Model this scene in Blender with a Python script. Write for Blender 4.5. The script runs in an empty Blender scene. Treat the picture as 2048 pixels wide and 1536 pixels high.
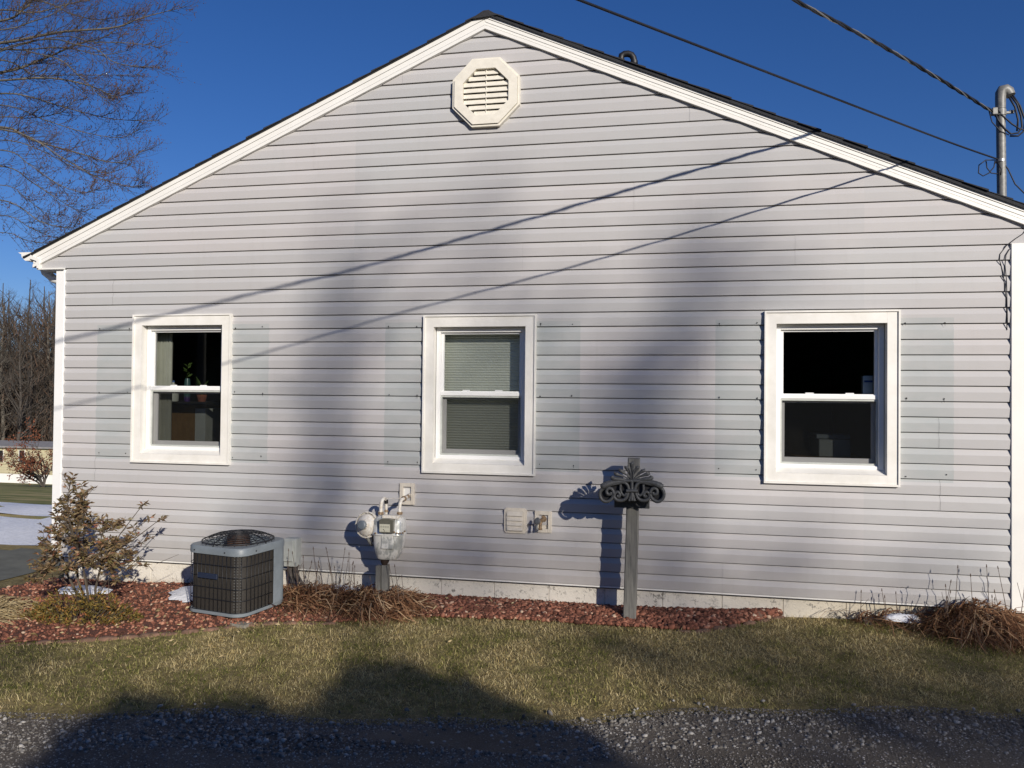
import bpy, math, random
import numpy as np
from mathutils import Vector, Matrix
SC = bpy.context.scene
COL = SC.collection
# ------------------------------------------------------------------ camera
FP, YAW, PIT, ROLL, DIST, CZ = 1540.0, -0.194873, 0.015658, 0.009866, 5.46992, 1.32599
_cy, _sy, _cp, _sp = math.cos(YAW), math.sin(YAW), math.cos(PIT), math.sin(PIT)
CF = Vector((_sy*_cp, _cy*_cp, _sp)); _r = Vector((_cy, -_sy, 0)); _u = _r.cross(CF)
CR = _r*math.cos(ROLL) + _u*math.sin(ROLL); CU = -_r*math.sin(ROLL) + _u*math.cos(ROLL)
CC = Vector((0, -DIST, CZ))
def at(x, y, Y=0.0):
    """photo measurement (x, y) taken on the vertical plane at depth Y"""
    r = CF + CR*((x-1024)/FP) - CU*((y-768)/FP)
    return CC + r*((Y-CC.y)/r.y)
cd = bpy.data.cameras.new('camera'); cam = bpy.data.objects.new('camera', cd); COL.objects.link(cam)
cd.sensor_width = 36; cd.lens = FP/2048*36; cd.clip_start = 0.05; cd.clip_end = 2000
cam.matrix_world = Matrix(((CR.x, CU.x, -CF.x, CC.x), (CR.y, CU.y, -CF.y, CC.y), (CR.z, CU.z, -CF.z, CC.z), (0, 0, 0, 1)))
SC.camera = cam
# ------------------------------------------------------------------ light
SUN = Vector((-0.75, 1.0, -0.45)).normalized()
wd = bpy.data.worlds.new('World'); SC.world = wd; wd.use_nodes = True
nt = wd.node_tree; nt.nodes.clear()
sky = nt.nodes.new('ShaderNodeTexSky'); sky.sky_type = 'NISHITA'; sky.sun_disc = False
sky.sun_elevation = math.asin(-SUN.z); sky.sun_rotation = math.atan2(-SUN.x, -SUN.y)
sky.altitude = 0; sky.air_density = 1.0; sky.dust_density = 0.25; sky.ozone_density = 4.0
bg = nt.nodes.new('ShaderNodeBackground'); bg.inputs['Strength'].default_value = 0.085
wo = nt.nodes.new('ShaderNodeOutputWorld')
hs = nt.nodes.new('ShaderNodeHueSaturation'); hs.inputs['Saturation'].default_value = 1.18
tn = nt.nodes.new('ShaderNodeMix'); tn.data_type = 'RGBA'; tn.blend_type = 'MULTIPLY'; tn.inputs[0].default_value = 1.0; tn.inputs[7].default_value = (0.68, 0.72, 1.0, 1)
nt.links.new(sky.outputs[0], hs.inputs['Color']); nt.links.new(hs.outputs[0], tn.inputs[6]); nt.links.new(tn.outputs[2], bg.inputs[0]); nt.links.new(bg.outputs[0], wo.inputs[0])
sl = bpy.data.lights.new('sun', 'SUN'); sl.energy = 5.0; sl.angle = math.radians(0.53); sl.color = (1.0, 0.925, 0.825)
so = bpy.data.objects.new('sun', sl); COL.objects.link(so); so.rotation_euler = SUN.to_track_quat('-Z', 'Y').to_euler(); so.location = (8, -10, 8)
SC.view_settings.view_transform = 'Standard'; SC.view_settings.look = 'None'
SC.view_settings.exposure = 0.0; SC.view_settings.gamma = 1.0
SC.cycles.max_bounces = 6; SC.cycles.transparent_max_bounces = 12
# ------------------------------------------------------------------ materials
def newmat(name):
    m = bpy.data.materials.new(name); m.use_nodes = True
    return m, m.node_tree, m.node_tree.nodes['Principled BSDF']
def N(t, k, **kw):
    n = t.nodes.new(k)
    for a, b in kw.items(): setattr(n, a, b)
    return n
def ramp(t, stops, src=None):
    r = N(t, 'ShaderNodeValToRGB'); e = r.color_ramp.elements
    while len(e) < len(stops): e.new(0.5)
    for q, (p, c) in zip(e, stops): q.position = p; q.color = tuple(c)+(1,) if len(c) == 3 else c
    if src is not None: t.links.new(src, r.inputs[0])
    return r.outputs[0]
def noise(t, scale, det=4, rough=0.6, vec=None, stretch=None):
    if vec is None: vec = N(t, 'ShaderNodeNewGeometry').outputs['Position']
    if stretch:
        m = N(t, 'ShaderNodeMapping'); m.inputs['Scale'].default_value = stretch; t.links.new(vec, m.inputs[0]); vec = m.outputs[0]
    n = N(t, 'ShaderNodeTexNoise'); n.inputs['Scale'].default_value = scale; n.inputs['Detail'].default_value = det; n.inputs['Roughness'].default_value = rough
    t.links.new(vec, n.inputs['Vector']); return n.outputs['Fac']
def mixc(t, f, a, b, mode='MIX'):
    n = N(t, 'ShaderNodeMix', data_type='RGBA', blend_type=mode)
    for s, v in ((n.inputs[0], f), (n.inputs[6], a), (n.inputs[7], b)):
        if hasattr(v, 'links'): t.links.new(v, s)
        elif isinstance(v, (int, float)): s.default_value = v
        else: s.default_value = tuple(v)+(1,)
    return n.outputs[2]
def mth(t, op, a, b=0.0, c=0.0):
    n = N(t, 'ShaderNodeMath', operation=op)
    for s, v in zip(n.inputs, (a, b, c)):
        if hasattr(v, 'links'): t.links.new(v, s)
        else: s.default_value = v
    return n.outputs[0]
def bump(t, b, h, strength=0.3, dist=0.01):
    n = N(t, 'ShaderNodeBump'); n.inputs['Strength'].default_value = strength; n.inputs['Distance'].default_value = dist
    t.links.new(h, n.inputs['Height']); t.links.new(n.outputs[0], b.inputs['Normal'])
def simple(name, c, rough=0.6, var=0.25, scale=20, c2=None, bs=0.0, metal=0.0, bd=0.003, stretch=None, spec=0.5):
    m, t, b = newmat(name)
    f = noise(t, scale, 5, 0.65, stretch=stretch)
    c2 = c2 or tuple(x*(1-var) for x in c)
    t.links.new(ramp(t, [(0.35, c2), (0.65, c)], f), b.inputs['Base Color'])
    b.inputs['Roughness'].default_value = rough; b.inputs['Metallic'].default_value = metal
    b.inputs['Specular IOR Level'].default_value = spec
    if bs: bump(t, b, f, bs, bd)
    return m
def island(name, stops, rough=0.9, nz=None, nzc=None, nzs=1.0, spec=0.2, trans=0.0, thr=(0.4, 0.6)):
    """per-piece random colour from a ramp, optionally mixed towards other stops in noisy patches"""
    m, t, b = newmat(name)
    r = N(t, 'ShaderNodeNewGeometry').outputs['Random Per Island']
    c = ramp(t, stops, r)
    if nz:
        c2 = ramp(t, nz, r); f = ramp(t, [(thr[0], (0, 0, 0)), (thr[1], (1, 1, 1))], noise(t, nzs, 3, 0.6))
        c = mixc(t, f, c, c2)
    t.links.new(c, b.inputs['Base Color']); b.inputs['Roughness'].default_value = rough; b.inputs['Specular IOR Level'].default_value = spec
    if trans:
        tr = N(t, 'ShaderNodeBsdfTranslucent'); t.links.new(c, tr.inputs[0]); mx = N(t, 'ShaderNodeMixShader'); mx.inputs[0].default_value = trans
        t.links.new(b.outputs[0], mx.inputs[1]); t.links.new(tr.outputs[0], mx.inputs[2]); t.links.new(mx.outputs[0], t.nodes['Material Output'].inputs[0])
    return m
M = {}
M['white'] = simple('white_trim', (0.80, 0.785, 0.735), 0.45, 0.06, 3)
M['vinyl'] = simple('white_vinyl', (0.82, 0.82, 0.80), 0.35, 0.04, 4)
M['casing'] = simple('casing_wrap', (0.80, 0.78, 0.73), 0.45, 0.16, 6, c2=(0.71, 0.69, 0.63))
M['plate'] = simple('plate_plastic', (0.68, 0.62, 0.52), 0.55, 0.15, 25)
M['ventw'] = simple('vent_plastic', (0.76, 0.72, 0.62), 0.55, 0.12, 18)
M['dark'] = simple('dark_gap', (0.012, 0.012, 0.014), 0.8)
M['shingle'] = simple('shingle', (0.030, 0.031, 0.036), 0.9, 0.5, 90, bs=0.5)
M['steel'] = simple('galvanised', (0.24, 0.24, 0.225), 0.5, 0.4, 35, metal=0.15)
M['black'] = simple('black_rubber', (0.012, 0.012, 0.014), 0.5, 0.3)
M['cable'] = simple('black_cable', (0.010, 0.012, 0.02), 0.6, 0.2)
M['bare'] = simple('bare_wire', (0.32, 0.32, 0.32), 0.4, 0.2, metal=0.6)
M['acgrey'] = simple('ac_paint', (0.20, 0.23, 0.25), 0.45, 0.18, 10)
M['accoil'] = simple('ac_coil', (0.036, 0.031, 0.025), 0.7, 0.45, 260, bs=0.6, stretch=(1, 1, 0.2))
M['acwire'] = simple('ac_wire', (0.012, 0.013, 0.016), 0.45, 0.3)
M['rust'] = simple('rust', (0.11, 0.052, 0.028), 0.85, 0.6, 60)
M['badge'] = simple('badge', (0.02, 0.03, 0.06), 0.4, 0.2)
M['boxgrey'] = simple('box_grey', (0.50, 0.52, 0.48), 0.55, 0.2, 12)
M['iron'] = simple('cast_iron', (0.066, 0.069, 0.072), 0.55, 0.35, 60, bs=0.2)
M['wood'] = simple('weathered_wood', (0.19, 0.185, 0.165), 0.85, 0.45, 9, c2=(0.10, 0.098, 0.09), bs=0.5, stretch=(9, 9, 0.7))
M['concrete'] = simple('concrete', (0.24, 0.22, 0.18), 0.9, 0.35, 40, bs=0.3)
M['edging'] = simple('edging', (0.22, 0.125, 0.085), 0.95, 0.5, 30, c2=(0.10, 0.06, 0.04), bs=0.4)
M['snow'] = simple('snow', (0.90, 0.91, 0.93), 0.6, 0.18, 26, bs=0.8, bd=0.015)
M['bark'] = simple('bark', (0.115, 0.100, 0.085), 0.95, 0.45, 18, bs=0.4)
M['barkfar'] = simple('bark_far', (0.085, 0.072, 0.060), 0.95, 0.45, 3)
M['barkpale'] = simple('bark_pale', (0.15, 0.135, 0.11), 0.95, 0.35, 8)
M['twig'] = simple('twig', (0.085, 0.066, 0.048), 0.9, 0.35, 9)
M['bud'] = simple('bud', (0.125, 0.06, 0.035), 0.8, 0.4, 30)
M['evergreen'] = island('evergreen', [(0, (0.018, 0.035, 0.014)), (1, (0.05, 0.08, 0.028))])
M['cream'] = simple('cream_siding', (0.55, 0.50, 0.33), 0.6, 0.1, 2)
M['roofgrey'] = simple('grey_roof', (0.28, 0.27, 0.27), 0.8, 0.3, 4)
M['room'] = simple('room_wall', (0.10, 0.095, 0.085), 0.9, 0.2, 2)
M['curtain'] = simple('curtain', (0.62, 0.62, 0.54), 0.9, 0.15, 6)
M['shade'] = simple('cell_shade', (0.86, 0.87, 0.79), 0.9, 0.06, 60)
M['cab'] = simple('cabinet_wood', (0.30, 0.17, 0.06), 0.6, 0.25, 12, stretch=(6, 6, 1))
M['paper'] = simple('pale_plastic', (0.62, 0.64, 0.60), 0.5, 0.08, 12)
M['teal'] = simple('teal_glass', (0.06, 0.14, 0.14), 0.3, 0.2, 12)
M['terra'] = simple('terracotta', (0.42, 0.14, 0.08), 0.8, 0.15, 30)
M['purple'] = simple('purple_glaze', (0.09, 0.03, 0.22), 0.4, 0.2, 12)
M['leafin'] = simple('indoor_leaf', (0.10, 0.17, 0.04), 0.5, 0.3, 30)
M['blueink'] = simple('blue_print', (0.05, 0.12, 0.35), 0.6, 0.1)
M['foam'] = simple('pipe_insulation', (0.10, 0.085, 0.075), 0.95, 0.5, 40, bs=0.6)
# glass: sharp fresnel reflection over clear
m, t, b = newmat('glass'); t.nodes.remove(b)
gl = N(t, 'ShaderNodeBsdfGlossy'); gl.inputs['Roughness'].default_value = 0.01
tp = N(t, 'ShaderNodeBsdfTransparent'); tp.inputs[0].default_value = (0.93, 0.96, 0.94, 1)
fr = N(t, 'ShaderNodeFresnel'); fr.inputs[0].default_value = 1.5; mx = N(t, 'ShaderNodeMixShader')
t.links.new(mth(t, 'MULTIPLY', fr.outputs[0], 1.6), mx.inputs[0]); t.links.new(tp.outputs[0], mx.inputs[1]); t.links.new(gl.outputs[0], mx.inputs[2])
t.links.new(mx.outputs[0], t.nodes['Material Output'].inputs[0]); M['glass'] = m
# insect screen: woven mesh, half open
m, t, b = newmat('insect_screen'); b.inputs['Base Color'].default_value = (0.006, 0.007, 0.008, 1); b.inputs['Roughness'].default_value = 0.8; b.inputs['Specular IOR Level'].default_value = 0.1
tp = N(t, 'ShaderNodeBsdfTransparent'); mx = N(t, 'ShaderNodeMixShader'); mx.inputs[0].default_value = 0.46
t.links.new(tp.outputs[0], mx.inputs[1]); t.links.new(b.outputs[0], mx.inputs[2]); t.links.new(mx.outputs[0], t.nodes['Material Output'].inputs[0]); M['screen'] = m
# siding
WIN = [(-4.160, -3.300, 0.770, 1.945), (-1.742, -0.900, 0.757, 1.915), (0.665, 1.517, 0.757, 1.918)]
GHOST = [(-4.50, -4.16), (-3.31, -2.99), (-2.045, -1.742), (-0.90, -0.585), (0.345, 0.665), (1.517, 1.845)]
def siding_mat():
    m, t, b = newmat('siding')
    pos = N(t, 'ShaderNodeNewGeometry').outputs['Position']; sp = N(t, 'ShaderNodeSeparateXYZ'); t.links.new(pos, sp.inputs[0])
    X, Y, Z = sp.outputs
    base = ramp(t, [(0.3, (0.460, 0.444, 0.436)), (0.5, (0.487, 0.466, 0.458)), (0.7, (0.474, 0.472, 0.465))], noise(t, 0.8, 3, 0.5, stretch=(1, 1, 1.5)))
    wn = N(t, 'ShaderNodeTexWhiteNoise', noise_dimensions='2D'); cb = N(t, 'ShaderNodeCombineXYZ')
    t.links.new(mth(t, 'FLOOR', mth(t, 'DIVIDE', mth(t, 'ADD', Z, 0.001), 0.2032)), cb.inputs[0])
    t.links.new(mth(t, 'FLOOR', mth(t, 'DIVIDE', mth(t, 'ADD', X, 20.3), 3.6)), cb.inputs[1]); t.links.new(cb.outputs[0], wn.inputs['Vector'])
    base = mixc(t, mth(t, 'MULTIPLY', wn.outputs[0], 0.55), base, (0.405, 0.41, 0.41))
    tot = None
    for x0, x1 in GHOST:
        a = mth(t, 'MULTIPLY', mth(t, 'GREATER_THAN', X, x0), mth(t, 'LESS_THAN', X, x1))
        tot = a if tot is None else mth(t, 'MAXIMUM', tot, a)
    zz = mth(t, 'MULTIPLY', mth(t, 'GREATER_THAN', Z, 0.79), mth(t, 'LESS_THAN', Z, 1.865))
    g = mth(t, 'MULTIPLY', tot, zz)
    # blurred, uneven wear of the mark
    g = mth(t, 'MULTIPLY', g, mth(t, 'MULTIPLY_ADD', noise(t, 4.0, 4, 0.6, stretch=(1, 1, 2.2)), 0.95, 0.10))
    base = mixc(t, g, base, (0.33, 0.362, 0.358))
    # grime streaks
    st = ramp(t, [(0.55, (0, 0, 0)), (0.8, (1, 1, 1))], noise(t, 3.0, 6, 0.7, stretch=(4, 1, 0.35)))
    base = mixc(t, mth(t, 'MULTIPLY', st, 0.16), base, (0.30, 0.29, 0.26))
    spl = ramp(t, [(0.0, (1, 1, 1)), (1.0, (0, 0, 0))], mth(t, 'MULTIPLY', Z, 2.6)); base = mixc(t, mth(t, 'MULTIPLY', spl, mth(t, 'MULTIPLY', noise(t, 7, 5, 0.7), 0.45)), base, (0.25, 0.22, 0.17))
    fine = noise(t, 60, 5, 0.7, stretch=(0.25, 1, 3))
    base = mixc(t, mth(t, 'MULTIPLY', ramp(t, [(0.5, (0, 0, 0)), (0.75, (1, 1, 1))], fine), 0.10), base, (0.32, 0.31, 0.29))
    t.links.new(base, b.inputs['Base Color']); b.inputs['Roughness'].default_value = 0.55; b.inputs['Specular IOR Level'].default_value = 0.35
    bump(t, b, noise(t, 1.6, 2, 0.5, stretch=(1.4, 1, 3)), 0.5, 0.012)
    return m
M['siding'] = siding_mat()
def found_mat():
    m, t, b = newmat('painted_block')
    pos = N(t, 'ShaderNodeNewGeometry').outputs['Position']; sp = N(t, 'ShaderNodeSeparateXYZ'); t.links.new(pos, sp.inputs[0])
    base = ramp(t, [(0.0, (0.66, 0.62, 0.54)), (1.0, (0.50, 0.42, 0.27))], mth(t, 'MULTIPLY_ADD', sp.outputs[0], 0.5, -0.15))
    spk = ramp(t, [(0.54, (0, 0, 0)), (0.61, (1, 1, 1))], noise(t, 30, 6, 0.78))
    big = ramp(t, [(0.42, (0, 0, 0)), (0.62, (1, 1, 1))], noise(t, 5, 3, 0.6))
    base = mixc(t, mth(t, 'MULTIPLY', spk, mth(t, 'MULTIPLY_ADD', big, 0.75, 0.15)), base, (0.16, 0.15, 0.13))
    lo = ramp(t, [(0.0, (1, 1, 1)), (1.0, (0, 0, 0))], mth(t, 'MULTIPLY_ADD', sp.outputs[2], 14, 2.9))
    base = mixc(t, mth(t, 'MULTIPLY', lo, mth(t, 'MULTIPLY', noise(t, 9, 4), 0.9)), base, (0.22, 0.17, 0.10))
    t.links.new(base, b.inputs['Base Color']); b.inputs['Roughness'].default_value = 0.85
    bump(t, b, noise(t, 55, 5, 0.7), 0.7, 0.006); return m
M['block'] = found_mat()
def ground_mat():
    m, t, b = newmat('ground')
    pos = N(t, 'ShaderNodeNewGeometry').outputs['Position']; sp = N(t, 'ShaderNodeSeparateXYZ'); t.links.new(pos, sp.inputs[0])
    soil = ramp(t, [(0.3, (0.10, 0.08, 0.04)), (0.6, (0.26, 0.21, 0.10))], noise(t, 14, 6, 0.7))
    turf = ramp(t, [(0.35, (0.16, 0.18, 0.06)), (0.5, (0.30, 0.28, 0.11)), (0.65, (0.52, 0.40, 0.20))], noise(t, 0.5, 6, 0.65, stretch=(1, 2.5, 1)))
    far = ramp(t, [(0, (0, 0, 0)), (1, (1, 1, 1))], mth(t, 'MULTIPLY_ADD', sp.outputs[1], 0.5, -0.3))
    t.links.new(mixc(t, far, soil, turf), b.inputs['Base Color']); b.inputs['Roughness'].default_value = 1.0; b.inputs['Specular IOR Level'].default_value = 0.1
    bump(t, b, noise(t, 40, 5, 0.7), 0.8, 0.02); return m
M['ground'] = ground_mat()
def road_mat():
    m, t, b = newmat('road')
    f = noise(t, 3, 5, 0.7); g = noise(t, 130, 4, 0.8)
    c = ramp(t, [(0.3, (0.085, 0.072, 0.058)), (0.7, (0.15, 0.128, 0.104))], f)
    c = mixc(t, ramp(t, [(0.52, (0, 0, 0)), (0.68, (1, 1, 1))], g), c, (0.20, 0.18, 0.155))
    t.links.new(c, b.inputs['Base Color']); b.inputs['Roughness'].default_value = 0.95; b.inputs['Specular IOR Level'].default_value = 0.2
    bump(t, b, g, 1.0, 0.008); return m
M['road'] = road_mat()
M['bedsoil'] = simple('bed_soil', (0.16, 0.055, 0.032), 0.95, 0.6, 30, c2=(0.05, 0.025, 0.018), bs=0.8, bd=0.01)
M['drive'] = simple('driveway', (0.15, 0.15, 0.12), 0.95, 0.3, 6, bs=0.2)
M['lava'] = island('lava_rock', [(0.0, (0.055, 0.026, 0.018)), (0.35, (0.15, 0.060, 0.039)), (0.8, (0.27, 0.110, 0.070)), (0.95, (0.40, 0.20, 0.13)), (1.0, (0.55, 0.42, 0.30))], 0.95)
M['stone'] = island('limestone', [(0.0, (0.08, 0.07, 0.058)), (0.5, (0.17, 0.158, 0.14)), (0.85, (0.29, 0.275, 0.25)), (1.0, (0.40, 0.38, 0.345))], 0.9, spec=0.3)
M['grit'] = island('grit', [(0.0, (0.07, 0.06, 0.05)), (0.6, (0.17, 0.152, 0.13)), (1.0, (0.38, 0.355, 0.32))])
M['blade'] = island('grass_blade', [(0.0, (0.30, 0.22, 0.09)), (0.4, (0.66, 0.53, 0.25)), (0.8, (0.84, 0.71, 0.42)), (1.0, (0.24, 0.25, 0.07))],
                    nz=[(0.0, (0.08, 0.10, 0.02)), (0.45, (0.20, 0.22, 0.05)), (0.75, (0.46, 0.40, 0.15)), (1.0, (0.72, 0.60, 0.32))], nzs=2.4, trans=0.38, thr=(0.46, 0.58))
M['deadleaf'] = island('dead_leaf', [(0.0, (0.07, 0.030, 0.016)), (0.4, (0.18, 0.088, 0.044)), (0.8, (0.34, 0.19, 0.10)), (1.0, (0.52, 0.38, 0.23))], trans=0.15)
M['straw'] = island('straw_leaf', [(0.0, (0.20, 0.14, 0.06)), (1.0, (0.52, 0.42, 0.24))], trans=0.15)
M['stalk'] = simple('stalk', (0.14, 0.10, 0.075), 0.9, 0.4, 30)
M['shrubleaf'] = island('shrub_leaf', [(0.0, (0.07, 0.042, 0.024)), (0.4, (0.16, 0.105, 0.050)), (0.7, (0.15, 0.125, 0.050)), (0.9, (0.30, 0.20, 0.11)), (1.0, (0.26, 0.09, 0.05))], 0.5, spec=0.5, trans=0.15)
M['lowleaf'] = island('low_leaf', [(0.0, (0.06, 0.05, 0.012)), (0.5, (0.17, 0.13, 0.03)), (0.9, (0.28, 0.17, 0.04)), (1.0, (0.35, 0.10, 0.04))], 0.6, spec=0.4, trans=0.2)
M['brush'] = island('brush_twigs', [(0.0, (0.030, 0.023, 0.017)), (0.7, (0.085, 0.065, 0.048)), (1.0, (0.14, 0.085, 0.055))])
def meter_mat():
    m, t, b = newmat('meter_paint')
    c = ramp(t, [(0.36, (0.38, 0.39, 0.37)), (0.46, (0.52, 0.53, 0.50)), (0.51, (0.80, 0.79, 0.74))], noise(t, 13, 4, 0.65, stretch=(1.3, 1, 0.7)))
    r = ramp(t, [(0.66, (0, 0, 0)), (0.70, (1, 1, 1))], noise(t, 48, 4, 0.7))
    t.links.new(mixc(t, mth(t, 'MULTIPLY', r, 0.7), c, (0.20, 0.10, 0.05)), b.inputs['Base Color']); b.inputs['Roughness'].default_value = 0.36; b.inputs['Metallic'].default_value = 0.3
    return m
M['meter'] = meter_mat()
M['pipewhite'] = simple('flaking_white_pipe', (0.78, 0.76, 0.70), 0.5, 0.2, 60, c2=(0.62, 0.55, 0.44))
M['brass'] = simple('rusty_brass', (0.36, 0.25, 0.15), 0.6, 0.5, 90, metal=0.3)
# ------------------------------------------------------------------ mesh helpers
def wloc(p):
    v = Vector((0, 0, 0))
    while p is not None: v += p.location; p = p.parent
    return v
def tag(o, label=None, cat=None, group=None, kind=None):
    for k, v in (('label', label), ('category', cat), ('group', group), ('kind', kind)):
        if v: o[k] = v
    return o
def empty(name, loc, label=None, cat=None, group=None):
    o = bpy.data.objects.new(name, None); COL.objects.link(o); o.location = loc; o.empty_display_size = 0.2
    return tag(o, label, cat, group)
def copy_tree(o, parent=None):
    c = o.copy(); COL.objects.link(c); c.parent = parent
    for ch in list(o.children): copy_tree(ch, c)
    return c
class MB:
    def __init__(s): s.v = []; s.f = []; s.m = []
    def add(s, vs, fs, mi=0):
        o = len(s.v); s.v.extend([tuple(v) for v in vs]); s.f.extend([tuple(i+o for i in f) for f in fs]); s.m.extend([mi]*len(fs)); return s
    def box(s, a, b, mi=0, rot=None, bev=0.0):
        x0, y0, z0 = a; x1, y1, z1 = b
        if x0 > x1: x0, x1 = x1, x0
        if y0 > y1: y0, y1 = y1, y0
        if z0 > z1: z0, z1 = z1, z0
        if bev > 0:
            e = bev; vs = []
            for (z, k) in ((z0, e), (z0+e, 0), (z1-e, 0), (z1, e)):
                vs += [(x0+k+e*(k == 0), y0+k, z), (x1-k-e*(k == 0), y0+k, z), (x1-k, y0+k+e*(k == 0), z), (x1-k, y1-k-e*(k == 0), z),
                       (x1-k-e*(k == 0), y1-k, z), (x0+k+e*(k == 0), y1-k, z), (x0+k, y1-k-e*(k == 0), z), (x0+k, y0+k+e*(k == 0), z)]
            fs = [tuple(range(7, -1, -1)), tuple(range(24, 32))]
            for r in range(3):
                for i in range(8): j = (i+1) % 8; fs.append((r*8+i, r*8+j, r*8+8+j, r*8+8+i))
        else:
            vs = [(x0, y0, z0), (x1, y0, z0), (x1, y1, z0), (x0, y1, z0), (x0, y0, z1), (x1, y0, z1), (x1, y1, z1), (x0, y1, z1)]
            fs = [(3, 2, 1, 0), (4, 5, 6, 7), (0, 1, 5, 4), (1, 2, 6, 5), (2, 3, 7, 6), (3, 0, 4, 7)]
        if rot: vs = [rot(Vector(v)) for v in vs]
        return s.add(vs, fs, mi)
    def tube(s, pts, rad, n=8, mi=0, cap=True, flat=None):
        pts = [Vector(p) for p in pts]; k = len(pts)
        if not hasattr(rad, '__len__'): rad = [rad]*k
        o = len(s.v); up = None
        for i, p in enumerate(pts):
            d = (pts[min(i+1, k-1)]-pts[max(i-1, 0)])
            if d.length < 1e-9: d = Vector((0, 0, 1))
            d.normalize()
            if up is None: up = Vector((0, 0, 1)) if abs(d.z) < 0.9 else Vector((0, 1, 0))
            a = d.cross(up)
            if a.length < 1e-6: a = d.orthogonal()
            a.normalize(); c = a.cross(d); up = c
            for j in range(n):
                w = 2*math.pi*(j+0.5)/n; q = p + (a*math.cos(w)+c*math.sin(w))*rad[i]
                if flat: q.y = flat[0] + (q.y-p.y)*flat[1] + (p.y-flat[0])
                s.v.append(tuple(q))
        for i in range(k-1):
            for j in range(n):
                j2 = (j+1) % n; s.f.append((o+i*n+j, o+i*n+j2, o+(i+1)*n+j2, o+(i+1)*n+j)); s.m.append(mi)
        if cap: s.f.append(tuple(o+j for j in range(n-1, -1, -1))); s.f.append(tuple(o+(k-1)*n+j for j in range(n))); s.m += [mi, mi]
        return s
    def lathe(s, prof, c, axis=(0, 0, 1), n=24, mi=0):
        ax = Vector(axis).normalized(); a = ax.orthogonal().normalized(); b2 = ax.cross(a); c = Vector(c); o = len(s.v); k = len(prof)
        for r, h in prof:
            for j in range(n): w = 2*math.pi*j/n; s.v.append(tuple(c+ax*h+(a*math.cos(w)+b2*math.sin(w))*max(r, 1e-4)))
        for i in range(k-1):
            for j in range(n): j2 = (j+1) % n; s.f.append((o+i*n+j, o+i*n+j2, o+(i+1)*n+j2, o+(i+1)*n+j)); s.m.append(mi)
        s.f.append(tuple(o+j for j in range(n-1, -1, -1))); s.f.append(tuple(o+(k-1)*n+j for j in range(n))); s.m += [mi, mi]
        return s
    def prism(s, poly, y0, y1, mi=0):
        """polygon in x,z (counter-clockwise seen from -y), from y0 (front) to y1"""
        n = len(poly); vs = [(x, y0, z) for x, z in poly]+[(x, y1, z) for x, z in poly]
        fs = [tuple(range(n)), tuple(range(2*n-1, n-1, -1))]+[(j, i, i+n, j+n) for i, j in ((i, (i+1) % n) for i in range(n))]
        return s.add(vs, fs, mi)
    def build(s, name, mats, parent=None, smooth=False, loc=None):
        me = bpy.data.meshes.new(name); off = wloc(parent) if parent is not None else Vector(loc or (0, 0, 0))
        me.from_pydata([(x-off.x, y-off.y, z-off.z) for x, y, z in s.v], [], s.f)
        for q in (mats if isinstance(mats, (list, tuple)) else [mats]): me.materials.append(q)
        if any(s.m): me.polygons.foreach_set('material_index', s.m)
        if smooth is not False:
            me.polygons.foreach_set('use_smooth', [True]*len(me.polygons))
            if smooth is not True: me.set_sharp_from_angle(angle=math.radians(smooth))
        me.update(); o = bpy.data.objects.new(name, me); COL.objects.link(o)
        if parent is not None: o.parent = parent
        elif loc is not None: o.location = loc
        return o
def npmesh(name, V, F, mat, parent=None, smooth=False, loc=(0, 0, 0)):
    """V (n,3), F (m,k) arrays of equal-size faces"""
    off = wloc(parent) if parent is not None else Vector(loc)
    V = np.asarray(V, dtype=np.float32)-np.array(off, dtype=np.float32); F = np.asarray(F, dtype=np.int32); m, k = F.shape
    me = bpy.data.meshes.new(name); me.vertices.add(len(V)); me.vertices.foreach_set('co', V.ravel())
    me.loops.add(m*k); me.loops.foreach_set('vertex_index', F.ravel()); me.polygons.add(m)
    me.polygons.foreach_set('loop_start', np.arange(m, dtype=np.int32)*k)
    try: me.polygons.foreach_set('loop_total', np.full(m, k, dtype=np.int32))
    except Exception: pass
    me.update(calc_edges=True); me.validate(); me.materials.append(mat)
    if smooth: me.polygons.foreach_set('use_smooth', np.ones(m, dtype=bool))
    o = bpy.data.objects.new(name, me); COL.objects.link(o)
    if parent is not None: o.parent = parent
    else: o.location = loc
    return o
def sm(a, b, x):
    x = np.clip((np.asarray(x, dtype=float)-a)/(b-a), 0, 1); return x*x*(3-2*x)
BEDX = [-7.0, -5.6, -4.6, -3.9, -2.85, -2.2, -1.6, -0.75, 0.24, 0.58, 0.80, 4.0]
BEDY = [-1.9, -1.85, -1.72, -1.52, -1.12, -0.78, -0.46, -0.37, -0.33, -0.12, 0.03, 0.05]
def bed_edge(x): return np.interp(x, BEDX, BEDY)
def gh(x, y):
    x = np.asarray(x, dtype=float); y = np.asarray(y, dtype=float)
    near = sm(-1.2, -0.1, y)*(1-sm(2.0, 5.0, y))
    z = -0.185 + near*(0.055*sm(-0.4, 1.6, x) - 0.045*sm(-2.8, -4.6, x))
    z = z + 0.052*np.exp(-(((x+2.79)/0.62)**4+((y+0.72)/0.50)**4)) - 0.03*sm(-1.2, -2.0, y) + 0.012*np.sin(x*1.7+0.6)*np.sin(y*2.3)*(y > -2.2)
    d = np.maximum(y-2.5, 0); z = z - 0.130*np.minimum(d, 47)*sm(0, 3, d)
    return z
def ghf(x, y): return float(gh(x, y))
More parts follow.
